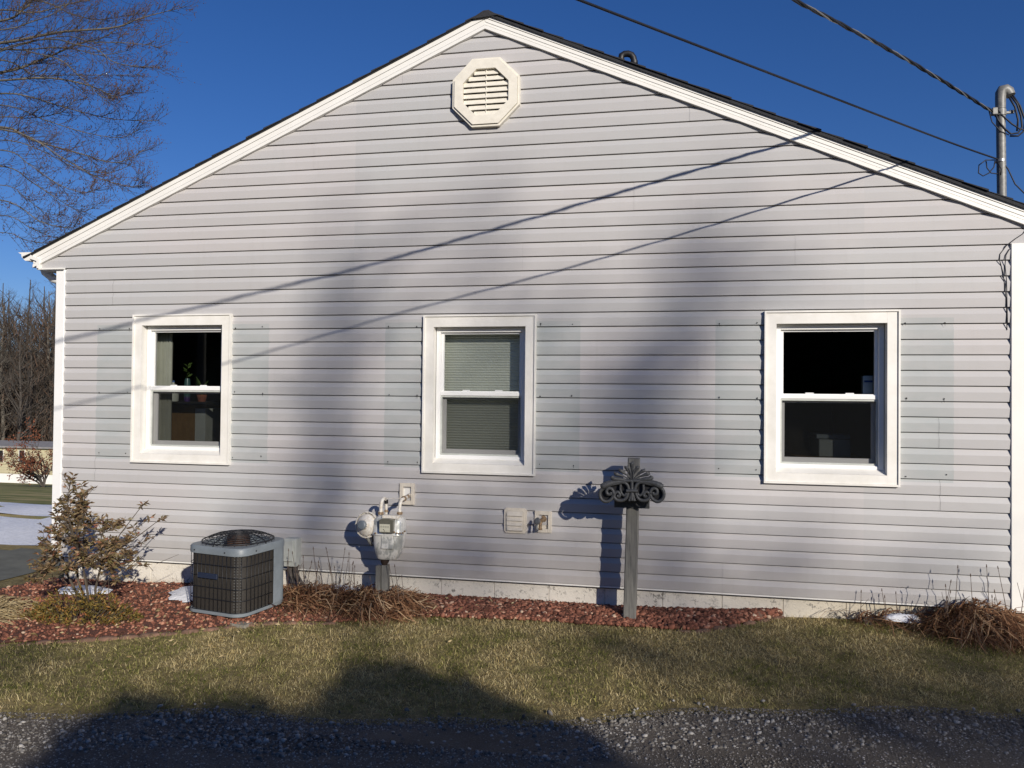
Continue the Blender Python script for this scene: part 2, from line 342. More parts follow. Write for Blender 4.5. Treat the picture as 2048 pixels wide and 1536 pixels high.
# ------------------------------------------------------------------ ground
def sheet(name, xs, ys, hf, mat, dz=0.0, mask=None):
    X, Y = np.meshgrid(xs, ys); Z = hf(X, Y)+dz; V = np.stack([X.ravel(), Y.ravel(), Z.ravel()], 1)
    nx, ny = len(xs), len(ys); i = np.arange((nx-1)*(ny-1)); r, c = i//(nx-1), i % (nx-1); a = r*nx+c
    F = np.stack([a, a+1, a+nx+1, a+nx], 1)
    if mask is not None:
        cx = (V[F[:, 0], 0]+V[F[:, 2], 0])/2; cyy = (V[F[:, 0], 1]+V[F[:, 2], 1])/2; F = F[mask(cx, cyy)]
    return npmesh(name, V, F, mat, smooth=True)
xs = np.concatenate([[-600, -300, -150, -90], np.arange(-70, -8, 2), np.arange(-8, 4, 0.08), np.arange(4, 30, 2), [40, 80, 200, 600]])
ys = np.concatenate([[-300, -120, -60, -30, -16], np.arange(-9, -3, 0.3), np.arange(-3, 3.2, 0.06), np.arange(3.5, 20, 0.8), np.arange(21, 90, 3), [110, 160, 300, 700]])
tag(sheet('ground', xs, ys, gh, M['ground']), kind='structure')
def grade(X): return -1.72 + 0.215*np.clip(X, -7, 6) + 0.045*np.sin(X*2.1) + 0.03*np.sin(X*5.7+1)     # where lawn meets gravel
rx = np.arange(-12, 12.01, 0.15); rt = np.linspace(0, 1, 16)
RX, RT = np.meshgrid(rx, rt); RY = grade(RX)*(1-RT) + (-7.5)*RT; RZ = gh(RX, RY)+0.006+0.012*np.sin(RT*math.pi)
V = np.stack([RX.ravel(), RY.ravel(), RZ.ravel()], 1); nx = len(rx); i = np.arange((nx-1)*15); a = (i//(nx-1))*nx+i % (nx-1)
tag(npmesh('gravel_road', V, np.stack([a+nx, a+nx+1, a+1, a], 1), M['road'], smooth=True), kind='structure')
# planting bed soil
bx = np.arange(-5.6, 0.82, 0.08); bt = np.linspace(0, 1, 12); BX, BT = np.meshgrid(bx, bt)
back = np.where(BX < -4.9, -0.55+0.0*BX, 0.03); BY = bed_edge(BX)*(1-BT)+back*BT
BZ = gh(BX, BY)+0.012+0.03*np.sin(np.clip(BT, 0, 1)*math.pi*0.8)
V = np.stack([BX.ravel(), BY.ravel(), BZ.ravel()], 1); nx = len(bx); i = np.arange((nx-1)*11); a = (i//(nx-1))*nx+i % (nx-1)
tag(npmesh('planting_bed', V, np.stack([a, a+1, a+nx+1, a+nx], 1), M['bedsoil'], smooth=True), kind='structure')
def bedz(x, y):
    e = bed_edge(x); bk = np.where(np.asarray(x) < -4.9, -0.55, 0.03); T = np.clip((y-e)/(bk-e), 0, 1); return gh(x, y)+0.012+0.03*np.sin(T*math.pi*0.8)
# driveway and snow by the left corner
tag(sheet('driveway', np.arange(-14, -5.0, 0.3), np.arange(-0.5, 1.25, 0.12), gh, M['drive'], 0.008, lambda x, y: y < 1.0+0.12*np.sin(x*3)), kind='structure')
def snowh(x, y): return gh(x, y)+0.02+0.02*np.sin(x*3+y*2)*np.sin(y*4)
tag(sheet('snow', np.arange(-30, -4.95, 0.2), np.concatenate([np.arange(1.0, 6, 0.2), np.arange(6, 9.5, 0.3)]), snowh, M['snow'], 0.0,
          lambda x, y: (y > 1.15+0.15*np.sin(x*1.7)) & (y < 4.3+0.3*np.sin(x*0.9)) & (np.abs(y-2.9-0.2*np.sin(x)) > 0.02)), kind='structure')
rng = np.random.default_rng(7)
# ------------------------------------------------------------------ scattered stuff
ICO = np.array([(0, 0, -1), (.724, -.526, -.447), (-.276, -.851, -.447), (-.894, 0, -.447), (-.276, .851, -.447), (.724, .526, -.447),
                (.276, -.851, .447), (-.724, -.526, .447), (-.724, .526, .447), (.276, .851, .447), (.894, 0, .447), (0, 0, 1)])
ICF = np.array([(0, 1, 2), (1, 0, 5), (0, 2, 3), (0, 3, 4), (0, 4, 5), (1, 5, 10), (2, 1, 6), (3, 2, 7), (4, 3, 8), (5, 4, 9), (1, 10, 6), (2, 6, 7), (3, 7, 8), (4, 8, 9), (5, 9, 10),
                (6, 10, 11), (7, 6, 11), (8, 7, 11), (9, 8, 11), (10, 9, 11)])
def stones(name, P, size, mat, flat=0.65, sink=0.3):
    n = len(P); V = ICO[None]*(1+rng.normal(0, 0.16, (n, 12, 1)))
    sc = size[:, None]*np.stack([rng.uniform(0.7, 1.3, n), rng.uniform(0.6, 1.1, n), rng.uniform(0.45, 0.95, n)*flat/0.65], 1); V = V*sc[:, None]
    a = rng.uniform(0, 6.28, n); b = rng.uniform(-0.5, 0.5, n); ca, sa, cb, sb = np.cos(a), np.sin(a), np.cos(b), np.sin(b)
    x = V[..., 0]*cb[:, None]+V[..., 2]*sb[:, None]; z = -V[..., 0]*sb[:, None]+V[..., 2]*cb[:, None]; y = V[..., 1]
    X = x*ca[:, None]-y*sa[:, None]; Y = x*sa[:, None]+y*ca[:, None]
    V = np.stack([X+P[:, 0:1], Y+P[:, 1:2], z+P[:, 2:3]+size[:, None]*0.35*(1-sink)], 2).reshape(-1, 3)
    F = (ICF[None]+(np.arange(n)*12)[:, None, None]).reshape(-1, 3); return npmesh(name, V, F, mat)
# lava rock
n = 17000; x = rng.uniform(-5.5, 0.82, n); e = bed_edge(x); bk = np.where(x < -4.9, -0.55, 0.02); y = e+(bk-e)*rng.uniform(0.0, 1, n)
k = (y > e) & (y < bk+0.01)
x, y = x[k], y[k]; sz = np.where(x > -1.9, rng.uniform(0.009, 0.022, len(x)), rng.uniform(0.006, 0.015, len(x)))
z = bedz(x, y)
tag(stones('lava_rock', np.stack([x, y, z], 1), sz, M['lava']), 'reddish brown lava rock and mulch spread in the bed along the wall', 'lava rock', kind='stuff')
# limestone gravel
def grit(n):
    x = rng.uniform(-4.6, 3.2, n); y = grade(x)+0.06-1.6*rng.uniform(0, 1, n)**1.3; sz = rng.uniform(.002, .0055, n)
    O_ = np.array([(1, 0, 0), (-1, 0, 0), (0, 1, 0), (0, -1, 0), (0, 0, .8), (0, 0, -.8)]); F_ = np.array([(0, 2, 4), (2, 1, 4), (1, 3, 4), (3, 0, 4)])
    a = rng.uniform(0, 6.28, n); V = O_[None]*sz[:, None, None]*rng.uniform(.6, 1.3, (n, 6, 1)); X_ = V[..., 0]*np.cos(a)[:, None]-V[..., 1]*np.sin(a)[:, None]; Y_ = V[..., 0]*np.sin(a)[:, None]+V[..., 1]*np.cos(a)[:, None]
    V = np.stack([X_+x[:, None], Y_+y[:, None], V[..., 2]+(gh(x, y)+.008+.004*np.sin(math.pi*np.clip((grade(x)-y)/5, 0, 1)))[:, None]], 2).reshape(-1, 3)
    tag(npmesh('grit', V, (F_[None]+(np.arange(n)*6)[:, None, None]).reshape(-1, 3), M['grit']), 'fine grey brown grit packed into the road surface', 'grit', kind='stuff')
grit(85000)
def gp(n, y0, y1, s0, s1, pw=1.0):
    x = rng.uniform(-4.6, 3.2, n); t_ = rng.uniform(0, 1, n)**pw; y = grade(x)+(y0+(y1-y0)*t_)
    return x, y, s0+(s1-s0)*rng.uniform(0, 1, n)**2.2
A = [gp(12000, 0.02, -0.36, 0.004, 0.014), gp(13000, -0.1, -1.3, 0.003, 0.009, 1.2), gp(500, 0.16, -0.4, 0.007, 0.016), gp(2500, -1.0, -4.5, 0.004, 0.012)]
x, y, sz = [np.concatenate(q) for q in zip(*A)]
rnk = np.sin(x*2.9+1.3)*0.5+np.sin(x*1.1-y*6)*0.5; k = rng.uniform(0, 1, len(x)) < 0.62+0.38*rnk; x, y, sz = x[k], y[k], sz[k]
tag(stones('gravel', np.stack([x, y, gh(x, y)+0.006], 1), sz, M['stone']), 'loose pale limestone gravel along the edge of the lawn', 'gravel', kind='stuff')
# grass
def blades(name, x, y, z, ln, wd_, lean, mat, parent=None, smoothseg=2):
    n = len(x); a = rng.uniform(0, 6.28, n); dx, dy = np.cos(a), np.sin(a); px, py = -dy, dx
    pa = rng.uniform(0, 6.28, n); wx, wy = np.cos(pa), np.sin(pa)
    P0 = np.stack([x, y, z], 1); h1 = ln*0.55*np.cos(lean*0.6); r1 = ln*0.55*np.sin(lean*0.6); h2 = h1+ln*0.45*np.cos(lean*1.5); r2 = r1+ln*0.45*np.sin(lean*1.5)
    P1 = P0+np.stack([dx*r1, dy*r1, h1], 1); P2 = P0+np.stack([dx*r2, dy*r2, h2], 1); W = np.stack([wx, wy, 0*wx], 1)*wd_[:, None]*0.5
    V = np.stack([P0-W, P0+W, P1+W*0.8, P1-W*0.8, P2], 1).reshape(-1, 3); o = np.arange(n)*5
    F = np.concatenate([np.stack([o, o+1, o+2], 1), np.stack([o, o+2, o+3], 1), np.stack([o+3, o+2, o+4], 1)]); return npmesh(name, V, F, mat, parent)
n = 260000; x = rng.uniform(-4.9, 3.2, n); top = np.where(x > 0.8, 0.0, bed_edge(x))
y = rng.uniform(-2.75, 0.0, n); k = (y < top+0.02) & (y > grade(x)+rng.normal(0, 0.045, n)+0.07*np.sin(x*9+2*np.sin(x*23))+0.03*np.sin(x*41)); x, y = x[k], y[k]
thin = np.clip(sm(-0.02, 0.25, y-grade(x))+0.10, 0, 1); k = rng.uniform(0, 1, len(x)) < thin; x, y = x[k], y[k]; n = len(x)
tag(blades('lawn', x, y, gh(x, y)-0.004, rng.uniform(0.016, 0.044, n)*(0.7+0.8*rng.uniform(0, 1, n)**3), rng.uniform(0.0020, 0.0038, n), np.clip(rng.normal(1.22, 0.42, n), 0.1, 1.75), M['blade']),
    'short dormant tan and green lawn between the bed and the gravel', 'grass', kind='stuff')
n = 26000; x = rng.uniform(-16, -4.9, n); y = rng.uniform(-3.0, 1.0, n); k = (y < bed_edge(x)) & (y > grade(x)); x, y = x[k], y[k]; n = len(x)
tag(blades('grass', x, y, gh(x, y)-0.004, rng.uniform(0.03, 0.07, n), rng.uniform(0.004, 0.007, n), np.abs(rng.normal(0.8, 0.3, n)), M['blade']), 'thin winter grass at the far left beside the driveway', 'grass', kind='stuff')
# ------------------------------------------------------------------ house
house = empty('house', (-1.3, 4.0, -0.2), 'single storey house gable with pale lilac grey vinyl siding and white trim', 'house')
S = 0.1016; SL = 0.438; AX = -1.30; LZ = 4.012; EZ = 2.337
def xlim(z):
    w = (LZ+0.05-z)/SL
    a, b = (-4.84, 2.20) if z < EZ-1e-4 else (-5.045, 4.6)
    return max(a, AX-w), min(b, AX+w)
HOLE = [(x0+0.05, x1-0.05, z0+0.05, z1-0.05) for x0, x1, z0, z1 in WIN]
def siding():
    mb = MB(); rs = random.Random(3); prof = [(0, -0.0130), (0.058, -0.0175), (0.0947, -0.0025), (0.0952, 0.012), (S, 0.012)]
    def py(rz):
        for (a, ya), (b, yb) in zip(prof, prof[1:]):
            if rz <= b+1e-9: return ya+(yb-ya)*(rz-a)/(b-a)
        return prof[-1][1]
    cuts = sorted({h for H in HOLE for h in H[2:]} | {EZ})
    for k in range(41):
        z0 = k*S
        if k % 2 == 0:
            sm_ = sorted(rs.uniform(-4.6, 3.0) for _ in range(2)) if z0 > 0 else [0.4]
            if len(sm_) == 2 and sm_[1]-sm_[0] < 1.0: sm_ = sm_[:1]
            flips = rs.choice(([0, 1, 0], [1, 0, 1], [0, 1, 1])); thick = 0.0018
        zs = sorted({r for r, _ in prof} | {c-z0 for c in cuts if 0 < c-z0 < S})
        def segs(zm):
            a, b = xlim(zm)
            hs = sorted((h[0], h[1]) for h in HOLE if h[2] <= zm <= h[3]); out = []; cur = a
            for h0, h1 in hs: out.append((cur, h0)); cur = h1
            out.append((cur, b)); res = []
            for p, q in out:
                if q-p < 0.005: continue
                br = [p]+[s_ for s_ in sm_ if p < s_ < q]+[q]
                for u, w in zip(br, br[1:]): res.append((u, w, thick*flips[min(sum(1 for s_ in sm_ if s_ <= u+1e-6), 2)]))
            return res
        for r0, r1 in zip(zs, zs[1:]):
            zm = z0+(r0+r1)/2
            if zm > LZ+0.03: break
            la, lb = xlim(z0+r0+1e-4), xlim(z0+r1-1e-4)
            for u, w, off in segs(zm):
                am, bm = xlim(zm); ua, ub = (la[0], lb[0]) if abs(u-am) < 1e-6 else (u, u); wa, wb = (la[1], lb[1]) if abs(w-bm) < 1e-6 else (w, w)
                if wb <= ub: continue
                ya, yb = py(r0)-off, py(r1)-off
                mb.add([(ua, ya, z0+r0), (wa, ya, z0+r0), (wb, yb, z0+r1), (ub, yb, z0+r1)], [(0, 1, 2, 3)])
        for u, w, off in segs(z0+0.001):      # butt underside
            if w > u: mb.add([(u, -0.013-off, z0), (w, -0.013-off, z0), (w, 0.012-off, z0), (u, 0.012-off, z0)], [(3, 2, 1, 0)])
    # nail holes left by the shutters
    for i, (x0, x1) in enumerate(GHOST):
        for z in (0.835, 1.33, 1.84):
            for x in (x0+0.035, x1-0.05):
                c = (x+rs.uniform(-.01, .01), -0.0205, z+rs.uniform(-.01, .01)); r = rs.uniform(0.0035, 0.006)
                mb.add([(c[0]+r*math.cos(q*math.pi/3), c[1], c[2]+r*math.sin(q*math.pi/3)) for q in range(6)], [(0, 1, 2, 3, 4, 5)], 1)
                if rs.random() < 0.6:
                    mb.add([(c[0]-.002, c[1], c[2]), (c[0]+.001, c[1], c[2]-rs.uniform(.01, .03)), (c[0]+.002, c[1], c[2])], [(0, 1, 2)], 1)
    return mb.build('siding', [M['siding'], M['dark']], house)
siding()
# backing wall and body (gives the rooms their dark inside)
mb = MB()
def wallq(x0, x1, z0, z1, y): mb.add([(x0, y, z0), (x1, y, z0), (x1, y, z1), (x0, y, z1)], [(3, 2, 1, 0)])
xsb = [-4.84]+[v for H in HOLE for v in H[:2]]+[2.2]; zz0, zz1 = min(h[2] for h in HOLE), max(h[3] for h in HOLE)
for i in range(0, 8, 2): wallq(xsb[i], xsb[i+1], -0.1, 2.5, 0.03)
for H in HOLE: wallq(H[0], H[1], -0.1, H[2], 0.03); wallq(H[0], H[1], H[3], 2.5, 0.03)
for H in HOLE:  # reveals
    x0, x1, z0, z1 = H; y0, y1 = 0.03, 0.16
    mb.add([(x0, y0, z0), (x0, y1, z0), (x0, y1, z1), (x0, y0, z1)], [(0, 1, 2, 3)]); mb.add([(x1, y0, z0), (x1, y1, z0), (x1, y1, z1), (x1, y0, z1)], [(3, 2, 1, 0)])
    mb.add([(x0, y0, z1), (x1, y0, z1), (x1, y1, z1), (x0, y1, z1)], [(3, 2, 1, 0)]); mb.add([(x0, y0, z0), (x1, y0, z0), (x1, y1, z0), (x0, y1, z0)], [(0, 1, 2, 3)])
mb.box((-4.82, 0.16, 0.05), (2.18, 5.2, 0.10)); mb.box((-4.82, 0.05, 2.40), (2.18, 5.2, 2.44)); mb.box((-4.82, 5.2, 0.05), (2.18, 5.25, 2.44))
for xw in (-2.55, -0.1): mb.box((xw, 0.17, 0.1), (xw+0.1, 5.2, 2.4))
mb.build('room_walls', M['room'], house)
mb = MB(); mb.box((-4.84, 0.035, -0.02), (-4.80, 9.0, 2.45)); mb.box((2.16, 0.035, -0.02), (2.20, 9.0, 2.45)); mb.box((-4.80, 8.96, -0.02), (2.16, 9.0, 2.45))
mb.prism([(-5.04, 2.45), (2.19, 2.45), (2.19, 2.45+0.01), (AX, 3.98), (-5.04, 2.46)], 8.9, 8.95)
mb.build('outer_walls', M['siding'], house)
# foundation of painted block
mb = MB(); x = -4.80; rs = random.Random(5)
while x < 2.17:
    x2 = min(x+0.40, 2.17)
    mb.box((x+0.0012, 0.018+rs.uniform(0, 0.002), -0.55), (x2-0.0012, 0.2, -0.012), bev=0.003); x = x2
mb.box((-4.80, 0.026, -0.55), (2.17, 0.19, -0.013)); mb.box((-4.8, 0.2, -1.2), (-4.6, 9, -0.02)); mb.box((1.97, 0.2, -0.6), (2.17, 9, -0.02)); mb.box((-4.6, 8.8, -1.4), (1.97, 9, -0.02))
mb.build('foundation', M['block'], house)
mb = MB(); mb.box((-4.80, -0.012, -0.013), (2.17, 0.012, -0.003)); mb.box((-4.80, 0.000, -0.022), (2.17, 0.016, -0.0135), 1)
mb.build('starter_strip', [M['white'], M['dark']], house)
# corner boards
mb = MB(); mb.box((-4.888, -0.024, -0.02), (-4.806, 0.0, EZ), bev=0.003); mb.box((-4.888, 0.001, -0.02), (-4.868, 0.08, EZ)); mb.build('corner_board', M['vinyl'], house)
mb = MB(); mb.box((2.178, -0.026, -0.02), (2.256, 0.0, EZ), bev=0.003); mb.box((2.236, 0.001, -0.02), (2.256, 0.08, EZ)); mb.build('corner_board', M['white'], house)
mb = MB(); mb.box((2.27, 0.03, -0.15), (3.6, 0.07, EZ-0.03)); mb.box((2.262, 0.0, -0.15), (2.30, 0.028, EZ-0.03))
for z in (0.55, 1.2, 1.85): mb.box((2.30, 0.012, z), (3.6, 0.029, z+0.03))
mb.box((2.262, -0.02, EZ-0.028), (4.6, 0.07, EZ-0.003)); mb.build('porch_panel', M['vinyl'], house)
# rakes
def rake(side, name='rake_board'):
    mb = MB(); end = 3.80 if side < 0 else 5.9
    def strip(a, b, y0, y1, mi=0, x0=0.0, x1=None):
        x1 = x1 or end; P = [(AX+side*x0, LZ+a-SL*x0), (AX+side*x1, LZ+a-SL*x1), (AX+side*x1, LZ+b-SL*x1), (AX+side*x0, LZ+b-SL*x0)]
        if side > 0: P = P
        else: P = P[::-1]
        mb.prism(P, y0, y1, mi)
    strip(-0.004, 0.022, -0.038, -0.004); strip(0.022, 0.0275, -0.022, -0.004, 1)
    if side < 0: strip(0.0275, 0.066, -0.032, -0.004); strip(0.066, 0.0685, -0.026, -0.004, 1); strip(0.0685, 0.102, -0.036, -0.004)
    else: strip(0.0275, 0.048, -0.031, -0.004); strip(0.048, 0.072, -0.035, -0.004); strip(0.072, 0.076, -0.026, -0.004, 1); strip(0.076, 0.100, -0.040, -0.004)
    o = mb.build(name, [M['white'], M['dark']], house); return o
rake(-1); rake(1)
mb = MB(); mb.prism([(-5.115, LZ+0.10-SL*3.80), (-5.115, 2.415), (-5.055, 2.395), (-5.050, EZ-0.012), (-5.035, EZ-0.012), (-5.03, LZ-SL*3.73+0.03)], -0.050, 0.4)
mb.box((-5.05, -0.05, EZ-0.014), (-4.806, 0.4, EZ-0.002)); mb.build('soffit_return', M['white'], house)
# gutter (seen end on) and downspout elbow
mb = MB(); P = [(-5.115, 2.47), (-5.125, 2.400), (-5.165, 2.400), (-5.20, 2.43), (-5.205, 2.455), (-5.235, 2.47)]
mb.prism(P[::-1], -0.045, 0.0)
for i in range(5): mb.prism([P[i], P[i+1], (P[i+1][0], P[i+1][1]+0.006), (P[i][0], P[i][1]+0.006)], 0.0, 9.0)
mb.build('gutter', M['white'], house)
mb = MB(); mb.tube([(-5.14, 0.10, 2.42), (-5.12, 0.12, 2.33), (-5.04, 0.13, 2.27), (-4.93, 0.13, 2.245)], 0.035, 10)
mb.build('downspout', M['vinyl'], house, smooth=50)
# roof
def roof(side):
    mb = MB(); end = 3.88 if side < 0 else 6.0; T = LZ+0.1025; th = 0.006 if side < 0 else 0.016
    P = [(AX, T+0.0), (AX+side*end, T-SL*end), (AX+side*end, T+th-SL*end), (AX, T+th)]
    mb.prism(P if side > 0 else P[::-1], -0.046, 9.2)
    rs = random.Random(11+side); d = 0.0
    while d < end:     # shingle courses with uneven tab ends at the rake
        d2 = min(d+0.145, end); y0 = -0.050-rs.uniform(0, 0.012); P = [(AX+side*d, T+th+.001-SL*d), (AX+side*d2, T+th+.001-SL*d2), (AX+side*d2, T+th+0.013-SL*d2), (AX+side*d, T+th+0.004-SL*d)]
        mb.prism(P if side > 0 else P[::-1], y0, 9.2); d = d2
    if side > 0: P = [(AX, T-0.010), (AX+end, T-0.010-SL*end), (AX+end, T-0.001-SL*end), (AX, T-0.001)]; mb.prism(P, -0.053, -0.042)
    return mb
r1 = roof(-1); r2 = roof(1); r1.v_ = len(r1.v); o_ = len(r1.v); r1.v += r2.v; r1.f += [tuple(i+o_ for i in f) for f in r2.f]; r1.m += r2.m
r1.prism([(AX-0.10, LZ+0.110-SL*.10), (AX+0.10, LZ+0.122-SL*.10), (AX+.03, LZ+0.121), (AX-.01, LZ+0.119)], -0.058, 9.2)
rf = r1.build('roof', M['shingle'], house)
# gooseneck vent pipe
gy = 0.8; q = [at(1246, 150, gy), at(1245, 128, gy), at(1242, 118, gy), at(1243, 111.5, gy), at(1249, 108.0, gy), at(1256, 107.5, gy), at(1263, 110.0, gy), at(1267, 116, gy), at(1268.5, 125, gy)]
q[0] = Vector((q[0].x, gy, 3.6)); mb = MB().tube(q, 0.026, 14, cap=False); mb.tube([q[-1]+Vector((-.001, 0, .012)), q[-1]+Vector((0, 0, -.012))], 0.030, 14)
mb.build('vent_pipe', M['black'], rf, smooth=60)
# windows
def window(i, x0, x1, z0, z1):
    w = empty('window', (x0, 0, z0)); w.parent = house; w.location = Vector((x0, 0, z0))-house.location
    yc = -0.034; mb = MB(); c = 0.078; ct = 0.086
    def frame4(mb, a, b, p, q, t, tt, tb, y0, y1, mi=0, bev=0.0):
        mb.box((a, y0, p), (a+t, y1, q), mi, bev=bev); mb.box((b-t, y0, p), (b, y1, q), mi, bev=bev)
        mb.box((a+t, y0+.0005, q-tt), (b-t, y1, q), mi, bev=bev); mb.box((a+t, y0+.0005, p), (b-t, y1, p+tb), mi, bev=bev)
    frame4(mb, x0+.012, x1-.012, z0+.014, z1-.012, c-.012, ct-.012, c-.02, yc, 0.035)
    frame4(mb, x0, x1, z0, z1, .0118, .0118, .0138, yc-.010, 0.03)
    a, b, p, q = x0+c, x1-c, z0+c-.006, z1-ct
    mb.add([(a, yc+.012, p+.001), (b, yc+.012, p+.001), (b, 0.045, p+.038), (a, 0.045, p+.038)], [(0, 1, 2, 3)])  # sloping sill
    mb.add([(a, yc, p), (b, yc, p), (b, yc+.012, p+.001), (a, yc+.012, p+.001)], [(0, 1, 2, 3)])
    mb.build('casing', M['casing'], w)
    mb = MB(); p2 = p+.030; zm = p2+(q-p2)*0.485
    frame4(mb, a+.004, b-.004, p2, q-.002, .032, .034, .022, 0.028, 0.105, bev=0.002)
    mb.box((a+.036, 0.040, p2+.022), (b-.036, 0.1, p2+.026))
    mb.build('frame', M['vinyl'], w)
    mb = MB(); frame4(mb, a+.037, b-.037, zm, q-.0365, .020, .012, .030, 0.050, 0.078)
    mb.box((a+.036, 0.041, zm-.004), (b-.036, 0.050, zm+.024), bev=0.002)
    for xx in (a+.20, b-.24): mb.box((xx, 0.052, zm+.0305), (xx+.055, 0.07, zm+.038), bev=0.002)
    mb.build('upper_sash', M['vinyl'], w)
    mb = MB(); frame4(mb, a+.040, b-.040, p2+.027, zm+.0, .030, .030, .042, 0.080, 0.104); mb.build('lower_sash', M['vinyl'], w)
    g1 = MB(); g1.add([(a+.057, 0.064, zm+.030), (b-.057, 0.064, zm+.030), (b-.057, 0.064, q-.0485), (a+.057, 0.064, q-.0485)], [(0, 1, 2, 3)]); g1.build('pane', M['glass'], w)
    g1 = MB(); g1.add([(a+.070, 0.092, p2+.069), (b-.070, 0.092, p2+.069), (b-.070, 0.092, zm-.030), (a+.070, 0.092, zm-.030)], [(0, 1, 2, 3)]); g1.build('pane', M['glass'], w)
    mb = MB(); frame4(mb, a+.0365, b-.0365, p2+.0265, zm-.0045, .012, .012, .012, 0.046, 0.056); mb.build('screen_frame', M['boxgrey'], w)
    mb = MB(); mb.add([(a+.048, 0.052, p2+.038), (b-.048, 0.052, p2+.038), (b-.048, 0.052, zm-.016), (a+.048, 0.052, zm-.016)], [(0, 1, 2, 3)]); mb.build('screen', M['screen'], w)
    return w, a, b, p2, q, zm
WN = [window(i, *W_) for i, W_ in enumerate(WIN)]
WN[0][0]['label'] = 'left window with curtain and plants behind the glass'; WN[1][0]['label'] = 'middle window with a pale pleated shade drawn down'; WN[2][0]['label'] = 'right window looking into a dark room'
# pleated shade
w, a, b, p2, q, zm = WN[1]; mb = MB(); z = p2-.02; k = 0; vs = []
while z < q+.02: vs.append((z, 0.165+(0.008 if k % 2 else 0.0))); z += 0.0095; k += 1
for (za, ya), (zb, yb) in zip(vs, vs[1:]): mb.add([(a-.02, ya, za), (b+.02, ya, za), (b+.02, yb, zb), (a-.02, yb, zb)], [(0, 1, 2, 3)])
mb.build('pleated_shade', M['shade'], w)
# curtain
w, a, b, p2, q, zm = WN[0]; mb = MB(); n = 26
pts = [(a-.03+0.145*i/n, 0.20+0.014*math.sin(i*1.35)) for i in range(n+1)]
for (xa, ya), (xb, yb) in zip(pts, pts[1:]): mb.add([(xa, ya, p2-.03), (xb, yb, p2-.03), (xb, yb, q+.03), (xa, ya, q+.03)], [(0, 1, 2, 3)])
mb.build('curtain', M['curtain'], w, smooth=True)
# octagonal gable vent
gv = empty('gable_vent', (0, 0, 0)); gv.parent = house; gv.location = Vector((-1.285, 0, 3.54))-house.location
def octa(cx, cz, r, rz=None):
    rz = rz or r; k = 1/math.cos(math.pi/8); return [(cx+r*k*math.cos(math.pi/8+i*math.pi/4), cz+rz*k*math.sin(math.pi/8+i*math.pi/4)) for i in range(8)]
def ring(mb, c, r0, r1, y0, y1, mi=0):
    A, B = octa(c[0], c[1], r0), octa(c[0], c[1], r1)
    for i in range(8):
        j = (i+1) % 8; a, b_, c_, d = A[i], A[j], B[j], B[i]
        vs = [(x, y, z) for y in (y0, y1) for x, z in (a, b_, c_, d)]
        mb.add(vs, [(3, 2, 1, 0), (4, 5, 6, 7), (0, 1, 5, 4), (2, 3, 7, 6)], mi)
c = (-1.285, 3.535); mb = MB(); ring(mb, c, 0.236, 0.250, -0.050, -0.0); ring(mb, c, 0.170, 0.234, -0.062, -0.0); ring(mb, c, 0.226, 0.2365, -0.040, 0, 0)
mb.build('vent_frame', M['ventw'], gv)
mb = MB(); mb.prism(octa(c[0], c[1], 0.172), -0.016, -0.012, 1)
for i in range(8):
    z = c[1]-0.168+i*0.0425; hw = 0.168 if abs(z+.02-c[1]) < 0.07 else 0.168-(abs(z+.02-c[1])-0.07)
    hw = min(hw, 0.168); mb.add([(c[0]-hw, -0.052, z), (c[0]+hw, -0.052, z), (c[0]+hw, -0.034, z+0.037), (c[0]-hw, -0.034, z+0.037), (c[0]-hw, -0.049, z-.002), (c[0]+hw, -0.049, z-.002), (c[0]+hw, -0.031, z+0.035), (c[0]-hw, -0.031, z+0.035)], [(0, 1, 2, 3), (7, 6, 5, 4), (0, 4, 5, 1), (3, 2, 6, 7)])
mb.box((c[0]-.002, -.046, c[1]-.165), (c[0]+.003, -.018, c[1]+.165)); mb.build('louvre', [M['ventw'], M['dark']], gv)
# small wall plates
def mount(name, x0, x1, z0, z1, lab=None):
    e = empty(name, (0, 0, 0)); e.parent = house; e.location = Vector(((x0+x1)/2, 0, z0))-house.location
    if lab: e['label'] = lab
    return e
e = mount('pipe_mount', -1.914, -1.800, 0.517, 0.675, 'beige mounting block where the gas pipe enters the wall')
def fr(mb, x0, x1, z0, z1, t_, tb, y0=-.032): mb.box((x0, y0, z0), (x0+t_, 0, z1), bev=.002); mb.box((x1-t_, y0, z0), (x1, 0, z1), bev=.002); mb.box((x0+t_, y0+.0005, z1-t_), (x1-t_, 0, z1)); mb.box((x0+t_, y0+.0005, z0), (x1-t_, 0, z0+tb))
mb = MB(); fr(mb, -1.914, -1.800, 0.517, 0.675, .026, .03); mb.build('mount_frame', M['plate'], e)
mb = MB(); mb.box((-1.89, -.015, .54), (-1.82, -.006, .652)); mb.build('mount_plate', M['white'], e)
e = mount('dryer_vent', -1.122, -0.957, 0.343, 0.523, 'square louvred exhaust vent')
mb = MB(); P = [(-1.122, .36), (-1.107, .343), (-.972, .343), (-.957, .36), (-.957, .506), (-.972, .523), (-1.107, .523), (-1.122, .506)]
mb.prism(P, -.030, 0); P2 = [((x+1.0395)*.82-1.0395, (z-.433)*.84+.433) for x, z in P]; mb.prism(P2, -.036, -.0301); mb.build('vent_frame', M['plate'], e)
mb = MB()
for i in range(4): z = .365+i*.0345; mb.add([(-1.098, -.050, z), (-.985, -.050, z), (-.985, -.038, z+.030), (-1.098, -.038, z+.030), (-1.098, -.038, z), (-.985, -.038, z)], [(0, 1, 2, 3), (0, 4, 5, 1), (0, 3, 4), (1, 5, 2)])
mb.build('flap', M['plate'], e)
e = mount('hose_tap', -.900, -.778, .356, .508, 'outdoor tap on a beige mounting block')
